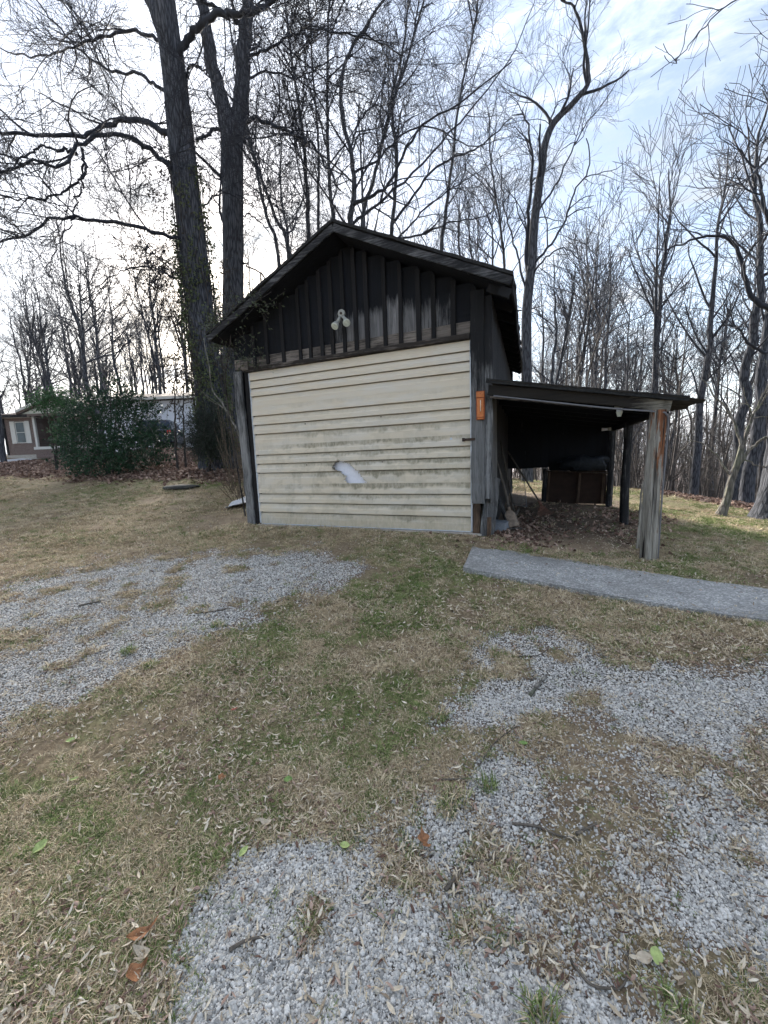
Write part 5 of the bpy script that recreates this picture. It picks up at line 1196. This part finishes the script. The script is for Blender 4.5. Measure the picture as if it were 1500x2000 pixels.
def corner_vine():
    rs_ = np.random.RandomState(45); root = empty('roof_vine', (-4.9, 5.0, .5), 'leafy vine creeping over the left corner of the garage roof', 'vine')
    cl = [(448, 625, 26, 18, 5.0), (475, 605, 26, 14, 4.9), (500, 590, 20, 16, 4.85), (430, 655, 22, 22, 5.1), (445, 690, 24, 26, 5.1), (470, 700, 20, 18, 5.0), (490, 680, 16, 16, 4.95), (505, 705, 18, 10, 4.95), (520, 590, 12, 10, 4.8), (415, 640, 18, 14, 5.3)]
    C = np.array([onY(x, y, yy) for x, y, _, _, yy in cl]); R = np.array([(rx / 128., .18, ry / 128.) for _, _, rx, ry, _ in cl])
    Lc, segs = sprigs(C, R, 150, rs_, 6, .22, .1); leafcloud('leaves', Lc, .045, rs_, M_VINE, root, .45, droop=.4)
    stem = [np.array([-4.95, 5.35, .5]), onY(450, 830, 5.3), onY(440, 740, 5.2), onY(448, 690, 5.05), onY(455, 640, 5.0), onY(490, 598, 4.85), onY(530, 570, 4.8)]
    Q = smoothline(stem, 30); parts = [(segs, np.repeat([[.004, .0025]], len(segs), 0), 3), (Q[None], np.linspace(.014, .004, 30)[None], 5)]
    link('stems', mk('stems', parts), M_BARKD, root)
corner_vine()
def thicket():
    rs_ = np.random.RandomState(46); n = 46; root = empty('cane_thicket', (-5.3, 6.6, .5), 'dry brown canes standing between the ivy tree and the garage wall', 'shrub')
    parts = []
    for i in range(n):
        D = rs_.uniform(8.2, 10.5); px = rs_.uniform(440, 478) ; b = rooted(px, D, .05); top = b + np.array([rs_.normal(0, .3), rs_.normal(0, .3), rs_.uniform(.5, 2.3)]); Q = smoothline([b, (b + top) / 2 + rs_.normal(0, .05, 3), top], 7); parts.append((Q[None], np.linspace(.008, .004, 7)[None], 4))
    T = Tree(3); T.parts = parts
    for P, R, k in list(parts): T.grow(P[0], R[0], [dict(per_m=2.5, ang=30, length=.35, rad=.005, wig=.12, up=.2, n=4, t0=.4, rmin=.003, k=3)])
    link('canes', mk('canes', T.parts), plain('dry_cane', (.11, .085, .06), .8, .6, 9), root)
    # the pale leaning sapling in front
    D = 8.0; pts = [rooted(482, D, .05), at(470, 860, D), at(452, 820, D + .1), at(432, 785, D + .2), at(415, 762, D + .3), at(408, 715, D + .3), at(398, 660, D + .4)]
    root = empty('sapling', tuple(pts[0]), 'thin pale sapling leaning left against the garage corner', 'sapling'); Q, R = limbline(pts, .026, .008, 24, 2, .006)
    link('trunk', npmesh('trunk', *tube_arrays(Q[None], R[None], 8)), M_BARK2, root); T = Tree(9); T.grow(Q, R, [dict(per_m=2.2, ang=40, length=.6, rad=.01, wig=.14, up=.25, n=6, t0=.3, rmin=.004, k=4), dict(per_m=3, ang=40, length=.3, rad=.005, wig=.15, up=.1, n=4, rmin=.003, k=3)])
    link('crown', mk('crown', T.parts), M_BARK2, root)
    for px, D, top, lab, sd in ((345, 12.6, 760, 'dark thin sapling standing between the holly bush and the ivy tree', 61), (362, 13.5, 780, 'thinner dark sapling just left of the yew shrub', 62)):
        b = rooted(px, D, .05); pts = [b, at(px - 2, 860, D), at(px - 3, 810, D), at(px - 4, top, D), at(px - 2, top - 40, D)]; root = empty('sapling', tuple(b), lab, 'sapling'); Q, R = limbline(pts, .04, .012, 20, sd, .012)
        link('trunk', npmesh('trunk', *tube_arrays(Q[None], R[None], 8)), M_BARKD, root); T = Tree(sd); T.grow(Q, R, [dict(per_m=2.4, ang=50, length=.8, rad=.014, wig=.16, up=.1, n=6, t0=.2, rmin=.005, k=4), dict(per_m=3, ang=40, length=.4, rad=.006, wig=.15, up=.05, n=4, rmin=.004, k=3)])
        link('crown', mk('crown', T.parts), M_TWIG, root)
        tips = T.parts[-1][0][:, -1]; leafcloud('dead_leaves', np.repeat(tips, 2, 0) + rs_.normal(0, .06, (len(tips) * 2, 3)), .09, rs_, M_DRYV, root, .6, droop=1.5)
thicket()
# ------------------------------------------------------------------ brick house far left
M_WHITE = plain('white_paint', (.52, .51, .48), .6, .06, 6); M_WSIDE = plain('white_vinyl_siding', (.62, .65, .72), .5, .05, 3); M_BROOF = plain('brown_roof', (.12, .09, .075), .95, .3, 4)
M_GLASS = plain('dark_window_glass', (.05, .07, .08), .08, .4, 2); M_GREENWALL = plain('pale_green_siding', (.42, .43, .36), .8, .1, 3)
def m_brick():
    m, t, b = mat('red_brick', .9); g = G(t); v = g.n('ShaderNodeTexCoord').outputs['Object']; mp_ = g.n('ShaderNodeMapping'); mp_.inputs['Rotation'].default_value = (math.radians(90), 0, 0); g.lk(v, mp_.inputs[0])
    br = g.n('ShaderNodeTexBrick'); g.lk(mp_.outputs[0], br.inputs['Vector']); br.inputs['Scale'].default_value = 4.6; br.inputs['Mortar Size'].default_value = .02; br.inputs['Color1'].default_value = (.13, .08, .07, 1); br.inputs['Color2'].default_value = (.085, .05, .045, 1); br.inputs['Mortar'].default_value = (.30, .27, .24, 1)
    g.lk(br.outputs['Color'], b.inputs['Base Color']); return m
M_BRICK = m_brick()
def house():
    A = at(20, 900, 27); Bp = at(500, 900, 27); u = Bp - A; u[2] = 0; Lh = np.linalg.norm(u); u /= Lh; ang = math.atan2(u[1], u[0]); zb = CAMZ + 1.02
    root = empty('brick_house', (A[0], A[1], zb), 'low brick ranch house with white porch gable and brown roof at far left', 'house', rz=ang)
    def lbox(nm, x0, x1, y0, y1, z0, z1, m, par=None, bev=0.0, ):
        o = box(nm, x0, x1, y0, y1, z0, z1, m, None, bev); o.parent = par or root; return o
    def lmesh(nm, V, F, m, par=None):
        me = bpy.data.meshes.new(nm); me.from_pydata(V, [], F); me.materials.append(m); o = bpy.data.objects.new(nm, me); COL.objects.link(o); o.parent = par or root; return o
    # left brick wing (0..1.9 m of facade), porch recess to 6 m, long sided part to the right
    lbox('brick_wall', 0, 1.95, 0, 8, -.2, 2.35, M_BRICK); lbox('brick_wall', 1.95, 6.4, 1.7, 8, -.2, 2.55, M_BRICK)
    lbox('siding_wall', 6.4, Lh + .5, 0, 8, -.2, 3.1, M_WSIDE)
    lbox('foundation', -.05, 6.4, -.12, .0, -.35, -.05, M_CONC); lbox('porch_floor', 1.96, 6.4, -.3, 1.7, .25, .42, M_WHITE); lbox('porch_base', 2.0, 6.4, -.25, 1.69, -.3, .25, M_BRICK)
    for x in (2.05, 4.2, 6.2): lbox('porch_post', x, x + .14, -.22, -.08, .42, 2.5, M_WHITE)
    lbox('fascia', -.6, 2.0, -.52, -.48, 2.34, 2.5, M_BATTEN); lbox('soffit', -.6, 2.0, -.5, .3, 2.35, 2.38, M_WHITE)
    # windows with shutters
    for x0, par_y, w, h0, h1_ in ((.72, 0, .62, .72, 2.1), (2.75, 1.7, .7, .8, 2.1)):
        wd = lbox('window', x0, x0 + w, par_y - .03, par_y + .02, h0, h1_, M_WHITE, None, .0)
        lbox('pane', x0 + .05, x0 + w - .05, par_y - .045, par_y - .032, h0 + .05, (h0 + h1_) / 2 - .02, M_GLASS, wd); lbox('pane', x0 + .05, x0 + w - .05, par_y - .045, par_y - .032, (h0 + h1_) / 2 + .02, h1_ - .05, M_GLASS, wd)
        for sx in (x0 - .33, x0 + w + .03): lbox('shutter', sx, sx + .30, par_y - .05, par_y - .01, h0 - .02, h1_ + .04, M_WHITE)
    # roofs: hip over the wing, porch gable, long roof on the right
    def gable(nm, x0, x1, y0, y1, z0, rise, m, th=.12):
        xm = (x0 + x1) / 2; V = [(x0, y0, z0), (xm, y0, z0 + rise), (x1, y0, z0), (x0, y1, z0), (xm, y1, z0 + rise), (x1, y1, z0)]; V += [(x, y, z - th) for x, y, z in V]
        return lmesh(nm, V, [(0, 3, 4, 1), (1, 4, 5, 2), (6, 7, 10, 9), (7, 8, 11, 10), (0, 1, 7, 6), (1, 2, 8, 7), (3, 9, 10, 4), (4, 10, 11, 5), (0, 6, 9, 3), (2, 5, 11, 8)], m)
    def longroof(nm, x0, x1, y0, y1, z0, rise, m, th=.14, hip=0.0):
        ym = (y0 + y1) / 2; V = [(x0, y0, z0), (x1, y0, z0), (x1, ym, z0 + rise), (x0 + hip, ym, z0 + rise), (x0, y1, z0), (x1, y1, z0)]; V += [(x, y, z - th) for x, y, z in V]
        return lmesh(nm, V, [(0, 1, 2, 3), (3, 2, 5, 4), (0, 3, 4), (1, 5, 2), (6, 9, 8, 7), (9, 10, 11, 8), (0, 6, 7, 1), (4, 5, 11, 10), (0, 4, 10, 6)], m)
    longroof('roof', -.6, 6.6, -.5, 8.5, 2.52, 1.0, M_BROOF, hip=2.5); gable('porch_roof', 1.4, 6.7, -.6, 3.0, 2.62, 1.0, M_BROOF)
    lmesh('porch_gable', [(1.6, -.45, 2.52), (6.5, -.45, 2.52), (4.05, -.45, 3.42), (1.6, -.38, 2.52), (6.5, -.38, 2.52), (4.05, -.38, 3.42)], [(0, 1, 2), (5, 4, 3), (0, 3, 4, 1), (1, 4, 5, 2), (2, 5, 3, 0)], M_GREENWALL)
    for s in (-1, 1):
        o = lbox('gable_trim', 0, 2.82, -.03, .03, -.12, .02, M_WHITE); o.location = (4.05, -.62, 3.62); o.rotation_euler = (0, math.radians(20.7) if s > 0 else math.radians(180 - 20.7), 0)
    longroof('roof', 6.2, Lh + 1, -.5, 8.5, 3.3, .95, M_BROOF); lbox('gutter', 6.3, Lh + 1, -.60, -.5, 3.12, 3.27, M_WHITE)
    lbox('downpipe', -.04, .04, -.08, .0, -.2, 2.35, M_BATTEN); lbox('front_door', 3.9, 4.75, 1.62, 1.69, .42, 2.4, M_WHITE)
house()
slabp = [gp(-40, 903), gp(75, 893), gp(60, 900), gp(-60, 915)]
bm = bmesh.new(); top = [bm.verts.new((p[0], p[1], p[2] + .03)) for p in slabp]; f = bm.faces.new(top); r = bmesh.ops.extrude_face_region(bm, geom=[f]); bmesh.ops.translate(bm, vec=(0, 0, -.1), verts=[v for v in r['geom'] if isinstance(v, bmesh.types.BMVert)]); bmesh.ops.recalc_face_normals(bm, faces=bm.faces)
tag(bmobj('driveway', bm, plain('driveway_concrete', (.42, .42, .44), .9, .1, 2)), kind='structure')

# ------------------------------------------------------------------ parked car seen from behind through the bush
def car():
    c = at(303, 868, 23.5); z = h1(c[0], c[1]); ang = math.atan2(FH[1], FH[0]) - math.pi / 2 + .25
    root = empty('parked_car', (c[0], c[1], z), 'dark blue hatchback parked before the white-sided house, half hidden by the holly bush', 'car', rz=ang)
    paint = plain('dark_blue_paint', (.012, .022, .045), .25, .1, 2); gl = plain('car_glass', (.02, .03, .04), .06, .2, 2); tyre = plain('tyre_rubber', (.015, .015, .015), .9, .1, 9); red = plain('red_lens', (.55, .04, .03), .3, .1, 9)
    W, Lc = 1.85, 4.5
    prof = [(0, .35), (0, .95), (.12, 1.05), (.45, 1.62), (.9, 1.72), (2.3, 1.70), (3.1, 1.12), (4.3, .98), (4.5, .7), (4.5, .35)]   # y back->front, z
    V = []; F = []
    ws = [W / 2, W / 2, W / 2, W / 2 * .80, W / 2 * .76, W / 2 * .76, W / 2 * .95, W / 2 * .95, W / 2 * .93, W / 2 * .93]
    for s in (-1, 1):
        for (y, z_), w in zip(prof, ws): V.append((s * w, y, z_))
    n = len(prof)
    for i in range(n): j = (i + 1) % n; F.append((i, j, n + j, n + i))
    F.append(tuple(range(n))[::-1]); F.append(tuple(range(n, 2 * n)))
    me = bpy.data.meshes.new('body'); me.from_pydata(V, [], F); bm = bmesh.new(); bm.from_mesh(me); bmesh.ops.recalc_face_normals(bm, faces=bm.faces); bmesh.ops.bevel(bm, geom=bm.edges[:], offset=.05, segments=2, affect='EDGES'); bm.to_mesh(me); bm.free()
    me.materials.append(paint); o = bpy.data.objects.new('body', me); COL.objects.link(o); o.parent = root
    def pb(nm, x0, x1, y0, y1, z0, z1, m, bev=.02): q = box(nm, x0, x1, y0, y1, z0, z1, m, None, bev); q.parent = root; return q
    q = pb('rear_window', -.62, .62, -.012, .012, -.24, .24, gl, .01); q.location = (0, .275, 1.34); q.rotation_euler = (math.radians(-30), 0, 0)
    for s in (-1, 1):
        pb('tail_light', s * .80 - .10, s * .80 + .10, -.03, .06, .82, 1.04, red); pb('side_window', s * .80 - .03, s * .80 + .03, .75, 2.5, 1.16, 1.56, gl, .01)
        for y in (.8, 3.6):
            t_ = disc('wheel', (s * (W / 2 - .12), y, .33), .33, .24, tyre, None, 20, (1, 0, 0)); t_.parent = root; h_ = disc('rim', (s * (W / 2 + .005), y, .33), .19, .02, M_TRIM, None, 14, (1, 0, 0)); h_.parent = t_
    pb('rear_bumper', -.9, .9, -.08, .1, .35, .6, paint, .04); pb('number_plate', -.26, .26, -.10, -.07, .62, .76, M_WHITE, .005)
    pb('wing_mirror', -1.08, -.93, 2.75, 2.85, 1.08, 1.22, paint, .02)
car()

# ------------------------------------------------------------------ ground litter: gravel, grass, leaves
def ring_points(rs_, n, px0, px1, D0, D1, power=1.0):
    px = rs_.uniform(px0, px1, n); D = D0 * (D1 / D0) ** (rs_.rand(n) ** power); t = (px - CXP) / F_PX
    x = FH[0] * D + RH[0] * D * t; y = FH[1] * D + RH[1] * D * t; return x, y, D
def inshed(x, y): return (x > -4.75) & (x < -.72) & (y > YF - .1) & (y < YB + .1)
def onpath(x, y): return inpoly(x, y, np.array([PATHP[0] * .93 + PATHP[1] * .07, PATHP[0] * .08 + PATHP[1] * .92, PATHP[3] * .08 + PATHP[2] * .92, PATHP[3] * .93 + PATHP[2] * .07]))
def stone_mesh(seed, flat):
    bm = bmesh.new(); bmesh.ops.create_icosphere(bm, subdivisions=1, radius=1); r_ = random.Random(seed)
    for v in bm.verts: v.co = Vector((v.co.x * r_.uniform(.75, 1.25) * .62, v.co.y * r_.uniform(.7, 1.2) * .48, v.co.z * r_.uniform(.8, 1.15) * flat))
    me = bpy.data.meshes.new('stone'); bm.to_mesh(me); bm.free(); return me
def m_stone():
    m, t, b = mat('limestone_gravel', .85); g = G(t); rnd = g.n('ShaderNodeObjectInfo').outputs['Random']
    c = g.ramp(rnd, [(0, (.16, .158, .15)), (.2, (.37, .36, .34)), (.55, (.58, .56, .525)), (.8, (.72, .695, .655)), (.93, (.52, .46, .37)), (1, (.72, .70, .66))])
    c = g.mix(g.mr(g.noise(g.coord('World'), 160, 4, .7), .35, .7, 0, .45), c, (.20, .19, .18)); g.lk(c, b.inputs['Base Color']); return m
def gravel():
    rs_ = np.random.RandomState(51); X = []; 
    for n, px0, px1, D0, D1, s0 in ((200000, 150, 1780, .6, 2.1, .78), (110000, -80, 1650, 1.9, 4.8, .95), (40000, -60, 760, 3.0, 6.5, 1.5)):
        x, y, D = ring_points(rs_, n, px0, px1, D0, D1, .8); gm = m_gravel(x, y); k = (rs_.rand(n) < gm * 1.0 + .012) & ~onpath(x, y) & ~inshed(x, y)
        x, y, D = x[k], y[k], D[k]; s = np.exp(rs_.normal(0, .40, len(x))) * .0054 * s0; s = np.where(rs_.rand(len(x)) < .010, s * 2.3, s); s = np.minimum(s, .015 * np.maximum(1, D / 3) ** .5); X.append(np.column_stack([x, y, H(x, y) + s * .15, s]))
    X = np.vstack(X); n = len(X); rot = np.column_stack([rs_.normal(0, .35, n), rs_.normal(0, .35, n), rs_.rand(n) * 6.28]); m = m_stone()
    scatter('gravel', X[:, :3], rot, X[:, 3] * 1.25, rs_.randint(0, 6, n), [(stone_mesh(i, .33 + .06 * i), m) for i in range(6)], 'loose pale limestone gravel of the drive', 'gravel')
gravel()
def tuft_mesh(seed, nb, Hh, spread, flat):
    rs_ = np.random.RandomState(seed); V = []; T = []
    for i in range(nb):
        a = rs_.rand() * 6.28; r = rs_.rand() ** .5 * spread; b = np.array([r * math.cos(a), r * math.sin(a), -.004]); d = np.array([math.cos(a + rs_.normal(0, 1)), math.sin(a + rs_.normal(0, 1)), 0])
        h_ = Hh * rs_.uniform(.5, 1.3); out = h_ * flat * rs_.uniform(.4, 1.3); w = np.cross(d, [0, 0, 1]) * rs_.uniform(.0008, .0017); k = len(V)
        m_ = b + d * out * .45 + np.array([0, 0, h_ * .75]); e = b + d * out * 1.1 + np.array([0, 0, h_ * (1.0 - .35 * min(flat, 1.6))])
        V += [b - w, b + w, m_ - w * .8, m_ + w * .8, e]; T += [(k, k + 1, k + 3), (k, k + 3, k + 2), (k + 2, k + 3, k + 4)]
    return npmesh('tuft', V, None, T, False)
def grassm(name, stops):
    m, t, b = mat(name, .8); g = G(t); rnd = g.n('ShaderNodeObjectInfo').outputs['Random']; ns = g.noise(g.coord('World'), 90, 2, .5)
    f = g.math('ADD', g.math('MULTIPLY', rnd, .7), g.math('MULTIPLY', ns, .35)); g.lk(g.ramp(f, stops), b.inputs['Base Color']); b.inputs['Specular IOR Level'].default_value = .15; return m
M_STRAW = grassm('straw_grass', [(.1, (.18, .125, .075)), (.5, (.44, .35, .22)), (.9, (.68, .57, .40))])
M_GREEN = grassm('green_grass', [(.1, (.07, .11, .03)), (.5, (.15, .20, .06)), (.9, (.29, .32, .14))])
def grass():
    rs_ = np.random.RandomState(52); A = []
    for n, px0, px1, D0, D1, s0 in ((44000, -260, 1760, .6, 2.4, .7), (36000, -80, 1580, 2.2, 6.0, 1.1), (26000, -100, 1600, 5.5, 13, 1.7), (14000, -150, 1650, 12, 26, 2.8)):
        x, y, D = ring_points(rs_, n, px0, px1, D0, D1, .8); gm = m_gravel(x, y); lm = m_litter(x, y); dm = soft(x, y, SHEDDIRT, .05, 40) if D0 < 12 else np.zeros(n)
        patch = np.clip(.30 + (fbm(x * 1.7, y * 1.7, 301, 4) - .35) * 3.2, .2, 1)
        k = (rs_.rand(n) < (1 - np.clip(gm * 1.6, 0, .97)) * patch * (1 - .9 * lm) * (1 - .93 * dm) * (1 - .8 * m_bare(x, y)) * (1 - .88 * (soft(x, y, THIN1, .09, 8) if D0 < 5 else 0))) & ~onpath(x, y) & ~inshed(x, y)
        x, y, D = x[k], y[k], D[k]; gr = m_green(x, y); isg = rs_.rand(len(x)) < gr * 1.0
        A.append(np.column_stack([x, y, H(x, y), rs_.uniform(.6, 1.35, len(x)) * s0, isg]))
    A = np.vstack(A); n = len(A); rot = np.column_stack([rs_.normal(0, .15, n), rs_.normal(0, .15, n), rs_.rand(n) * 6.28])
    protos = [(tuft_mesh(i, 20, .022, .035, 1.9), M_STRAW) for i in range(4)] + [(tuft_mesh(10 + i, 22, .020, .032, 1.0), M_GREEN) for i in range(4)]
    pick = np.where(A[:, 4] > .5, 4 + rs_.randint(0, 4, n), rs_.randint(0, 4, n))
    scatter('grass', A[:, :3], rot, A[:, 3], pick, protos, 'short winter grass, half straw and half green', 'grass')
    # a few fresh clumps
    P = []
    for px, py in ((960, 1545), (880, 1555), (870, 1585), (1330, 1990), (740, 1470), (860, 1400), (250, 1275), (300, 1300), (420, 1225), (1060, 1990)):
        p = gp(px, py)
        for _ in range(7): q = p[:2] + rs_.normal(0, .022, 2); P.append((q[0], q[1], h1(*q)))
    P = np.array(P); scatter('grass_clumps', P, np.column_stack([np.zeros(len(P)), np.zeros(len(P)), rs_.rand(len(P)) * 6]), rs_.uniform(.9, 1.5, len(P)), rs_.randint(0, 3, len(P)), [(tuft_mesh(30 + i, 22, .035, .02, .8), M_GREEN if i else M_STRAW) for i in range(3)], 'longer fresh grass clumps at the gravel edge', 'grass')
grass()
def leaf_mesh(seed, L_, w, curl, n=5, lobes=0, twist=.3):
    rs_ = np.random.RandomState(seed); V = []; F = []; tw = rs_.normal(0, twist)
    for i in range(n + 1):
        f = i / n; ww = w * math.sin(math.pi * min(1, f * .96 + .03)) ** .7
        if lobes: ww *= (1 + .55 * math.sin(f * lobes * math.pi * 2))
        x = (f - .5) * L_ * (1 - .1 * abs(curl)); z = curl * L_ * ((f - .5) ** 2 * 1.6) ; a = tw * f
        for s in (-1, 0, 1): V.append((x, s * ww * math.cos(a), z + abs(s) * ww * .35 * (1 if curl > 0 else -1) + s * ww * math.sin(a) + .002))
    for i in range(n):
        for s in (0, 1): k = i * 3 + s; F.append((k, k + 1, k + 4, k + 3))
    V = np.array(V); V[:, 2] -= V[:, 2].min() - .001; return npmesh('leaf', V, F, None, False)
M_LEAFTAN = grassm('tan_dead_leaf', [(.05, (.16, .115, .08)), (.4, (.40, .325, .235)), (.8, (.62, .54, .42)), (1, (.76, .70, .59))])
M_LEAFBRN = grassm('brown_dead_leaf', [(.05, (.045, .026, .02)), (.4, (.15, .09, .068)), (.75, (.33, .23, .18)), (1, (.52, .40, .33))])
def leaves():
    rs_ = np.random.RandomState(53); A = []
    for n, px0, px1, D0, D1, s0 in ((26000, -260, 1760, .6, 2.6, .8), (24000, -80, 1580, 2.2, 6.5, 1.0), (4500, -100, 1600, 6, 16, 1.3)):
        x, y, D = ring_points(rs_, n, px0, px1, D0, D1, .8); gm = m_gravel(x, y); pth = onpath(x, y) & (rs_.rand(n) < .93); pt = np.clip(.35 + (fbm(x * 1.4, y * 1.4, 401, 4) - .38) * 4, .1, 1)
        k = (rs_.rand(n) < (1 - .90 * np.clip(gm * 1.5, 0, 1)) * pt * (1 - .8 * (soft(x, y, THIN1, .09, 8) if D0 < 5 else 0))) & ~pth & ~inshed(x, y); x, y = x[k], y[k]; A.append(np.column_stack([x, y, H(x, y) + .004 + .012 * rs_.rand(len(x)) + .035 * onpath(x, y), rs_.uniform(.55, 1.3, len(x)) * s0]))
    A = np.vstack(A); n = len(A); rot = np.column_stack([rs_.normal(0, .3, n), rs_.normal(0, .3, n), rs_.rand(n) * 6.28])
    scatter('dead_leaf_litter', A[:, :3], rot, A[:, 3], rs_.randint(0, 9, n), [(leaf_mesh(i, .026 + .005 * (i % 6), .0030 + .0009 * (i % 4), (.5, -.3, .9, .2, -.6, .6, .8, -.4, .3)[i], 4), M_LEAFTAN if i < 6 else M_LEAFBRN) for i in range(9)], 'narrow tan dead leaves strewn over the grass', 'leaves')
    A = []
    for n, P, px0, px1, D0, D1, s0 in ((26000, LEAFBED, -100, 560, 9, 24, 1.35), (14000, TREELINE, 1150, 1650, 9, 24, 1.3)):
        x, y, D = ring_points(rs_, n, px0, px1, D0, D1, .8); k = (rs_.rand(n) < m_litter(x, y)) & ~inshed(x, y); x, y = x[k], y[k]; A.append(np.column_stack([x, y, H(x, y) + .05 * rs_.rand(len(x)) ** 2, rs_.uniform(.7, 1.3, len(x)) * s0]))
    c = np.vstack([gp(1010, 1035)[:2], gp(1090, 1010)[:2], gp(1040, 1000)[:2], gp(1240, 1010)[:2], gp(1000, 1050)[:2], gp(1230, 1045)[:2], gp(1130, 985)[:2]]); sg = [.45, .5, .5, .45, .22, .3, .9]
    for cc, s_, m_ in zip(c, sg, (600, 160, 60, 300, 110, 120, 70)):
        q = cc + rs_.normal(0, 1, (m_, 2)) * s_ * np.array([.8, 1.2]); k = ~inshed(q[:, 0], q[:, 1]) & ~onpath(q[:, 0], q[:, 1]) & (q[:, 1] < 9.15); q = q[k]; A.append(np.column_stack([q, H(q[:, 0], q[:, 1]) + .03 * rs_.rand(len(q)) ** 2, rs_.uniform(.55, 1.05, len(q))]))
    A = np.vstack(A); n = len(A); rot = np.column_stack([rs_.normal(0, .5, n), rs_.normal(0, .5, n), rs_.rand(n) * 6.28])
    scatter('brown_leaf_litter', A[:, :3], rot, A[:, 3], rs_.randint(0, 6, n), [(leaf_mesh(20 + i, .085, .020 + .004 * (i % 3), (.9, -.6, 1.2, .5, -.9, .8)[i], 5), M_LEAFBRN) for i in range(6)], 'brown fallen leaves in the tree bed, the lean-to and under the woods', 'leaves')
leaves()

# single leaves and twigs one could pick up
M_LG = plain('fresh_green_leaf', (.14, .22, .06), .5, .4, 60); M_LY = plain('yellow_green_leaf', (.30, .36, .13), .55, .35, 60); M_LO = plain('orange_brown_leaf', (.26, .12, .055), .7, .6, 45)
M_STK = plain('stick_bark', (.10, .085, .07), .9, .5, 60); M_LP = plain('pale_dry_leaf', (.44, .37, .28), .8, .2, 50); M_LR = plain('reddish_leaf', (.30, .09, .06), .7, .3, 50)
def one_leaf(px, py, L_, w, a, m, label, lobes=0, curl=.4, seed=0, name='fallen_leaf'):
    p = gp(px, py); me = leaf_mesh(seed, L_, w, curl, 10, lobes); me.materials.append(m); o = bpy.data.objects.new(name, me); COL.objects.link(o); o.location = (p[0], p[1], p[2] + .014); o.rotation_euler = (.15, -.1, a)
    tag(o, label, 'leaf', 'single leaves lying in the foreground')
for args in ((80, 1660, .052, .016, 1.7, M_LY, 'pale green leaf upright in the grass near the left edge', 0, .15, 1), (476, 1670, .042, .012, 1.5, M_LY, 'pale green leaf at the tip of the gravel patch, left of centre', 0, .15, 2),
             (563, 1528, .040, .012, .5, M_LG, 'green oval leaf in the grass above the gravel patch', 0, .1, 3), (674, 1658, .040, .012, .1, M_LY, 'yellow-green leaf at the centre, left of the big orange leaf', 0, .15, 4),
             (1022, 1457, .042, .011, .1, M_LG, 'bright green leaf on the gravel below the small log', 0, .1, 5), (1281, 1875, .045, .016, 1.4, M_LY, 'yellow-green leaf overlapping a grey leaf at lower right', 0, .1, 6),
             (1258, 1880, .045, .013, .3, M_LP, 'grey-brown leaf tucked under the yellow-green leaf at lower right', 0, .2, 7), (828, 1650, .085, .017, 2.2, M_LO, 'big ragged orange-brown leaf on the gravel near the centre', 2, .7, 8),
             (284, 1828, .095, .013, 1.0, M_LO, 'long curled rust-brown leaf at the left gravel edge', 1, .8, 9), (283, 1871, .070, .012, .1, M_LP, 'pale curled leaf just below the long rust-brown leaf', 0, .9, 10),
             (272, 1905, .060, .018, 1.2, M_LO, 'folded orange-brown leaf lowest at the left gravel edge', 1, .9, 11), (436, 1524, .040, .012, .4, M_LO, 'small orange leaf in the grass left of centre', 1, .8, 12),
             (458, 1390, .038, .009, .8, M_LR, 'small red leaf in the grass below the left gravel', 0, .3, 13), (139, 1451, .045, .012, .6, M_LY, 'light green leaf in the upper left grass', 0, .2, 14),
             (522, 1614, .060, .012, .2, M_LP, 'pale folded leaf in the hollow above the gravel patch', 0, .9, 15), (146, 1527, .038, .008, .7, M_LY, 'thin light green leaf in the grass left of the small orange leaf', 0, .2, 16)): one_leaf(*args)
def stick(pp, r, label, lift=.008, m=None, seed=0):
    P = []
    for px, py in pp: q = gp(px, py); P.append((q[0], q[1], q[2] + lift))
    o = tube('stick', P, [r, r * .6], m or M_STK, None, max(8, len(P) * 4), 7); tag(o, label, 'stick', 'sticks lying on the gravel'); return o
stick([(1035, 1362), (1052, 1340), (1068, 1322)], .011, 'short thick grey log on the upper right gravel', .012, M_BARK2)
stick([(935, 1500), (965, 1455), (1010, 1420)], .004, 'long thin stick lying diagonally below the short log')
stick([(870, 1742), (884, 1725), (902, 1703)], .007, 'short dark stick at lower centre')
stick([(915, 1686), (950, 1684), (978, 1680), (1010, 1700), (1036, 1727)], .004, 'bent twig right of the short dark stick')
stick([(1000, 1612), (1050, 1618), (1090, 1635), (1135, 1645)], .005, 'long wavy stick on the brown patch right of centre')
stick([(1125, 1632), (1145, 1622), (1166, 1612)], .006, 'short stick forking up from the wavy stick')
stick([(862, 1526), (900, 1524), (922, 1523)], .004, 'thin straight dark twig above the big orange leaf')
stick([(1010, 1284), (1050, 1282), (1072, 1268)], .004, 'curved dark twig at the top of the right gravel')
stick([(155, 1185), (175, 1180), (197, 1176)], .010, 'dark stick lying across the left gravel track')
stick([(382, 1198), (415, 1196), (445, 1190)], .008, 'thin dark stick at the edge of the left gravel track')
stick([(255, 1160), (268, 1159), (282, 1160)], .008, 'short dark stick in the middle of the left gravel track')
stick([(448, 1860), (480, 1842), (520, 1832)], .006, 'dark root-like stick on the left edge of the gravel patch')
stick([(1115, 1880), (1150, 1925), (1190, 1935), (1220, 1925), (1228, 1860)], .004, 'long curved dark twig at lower right')
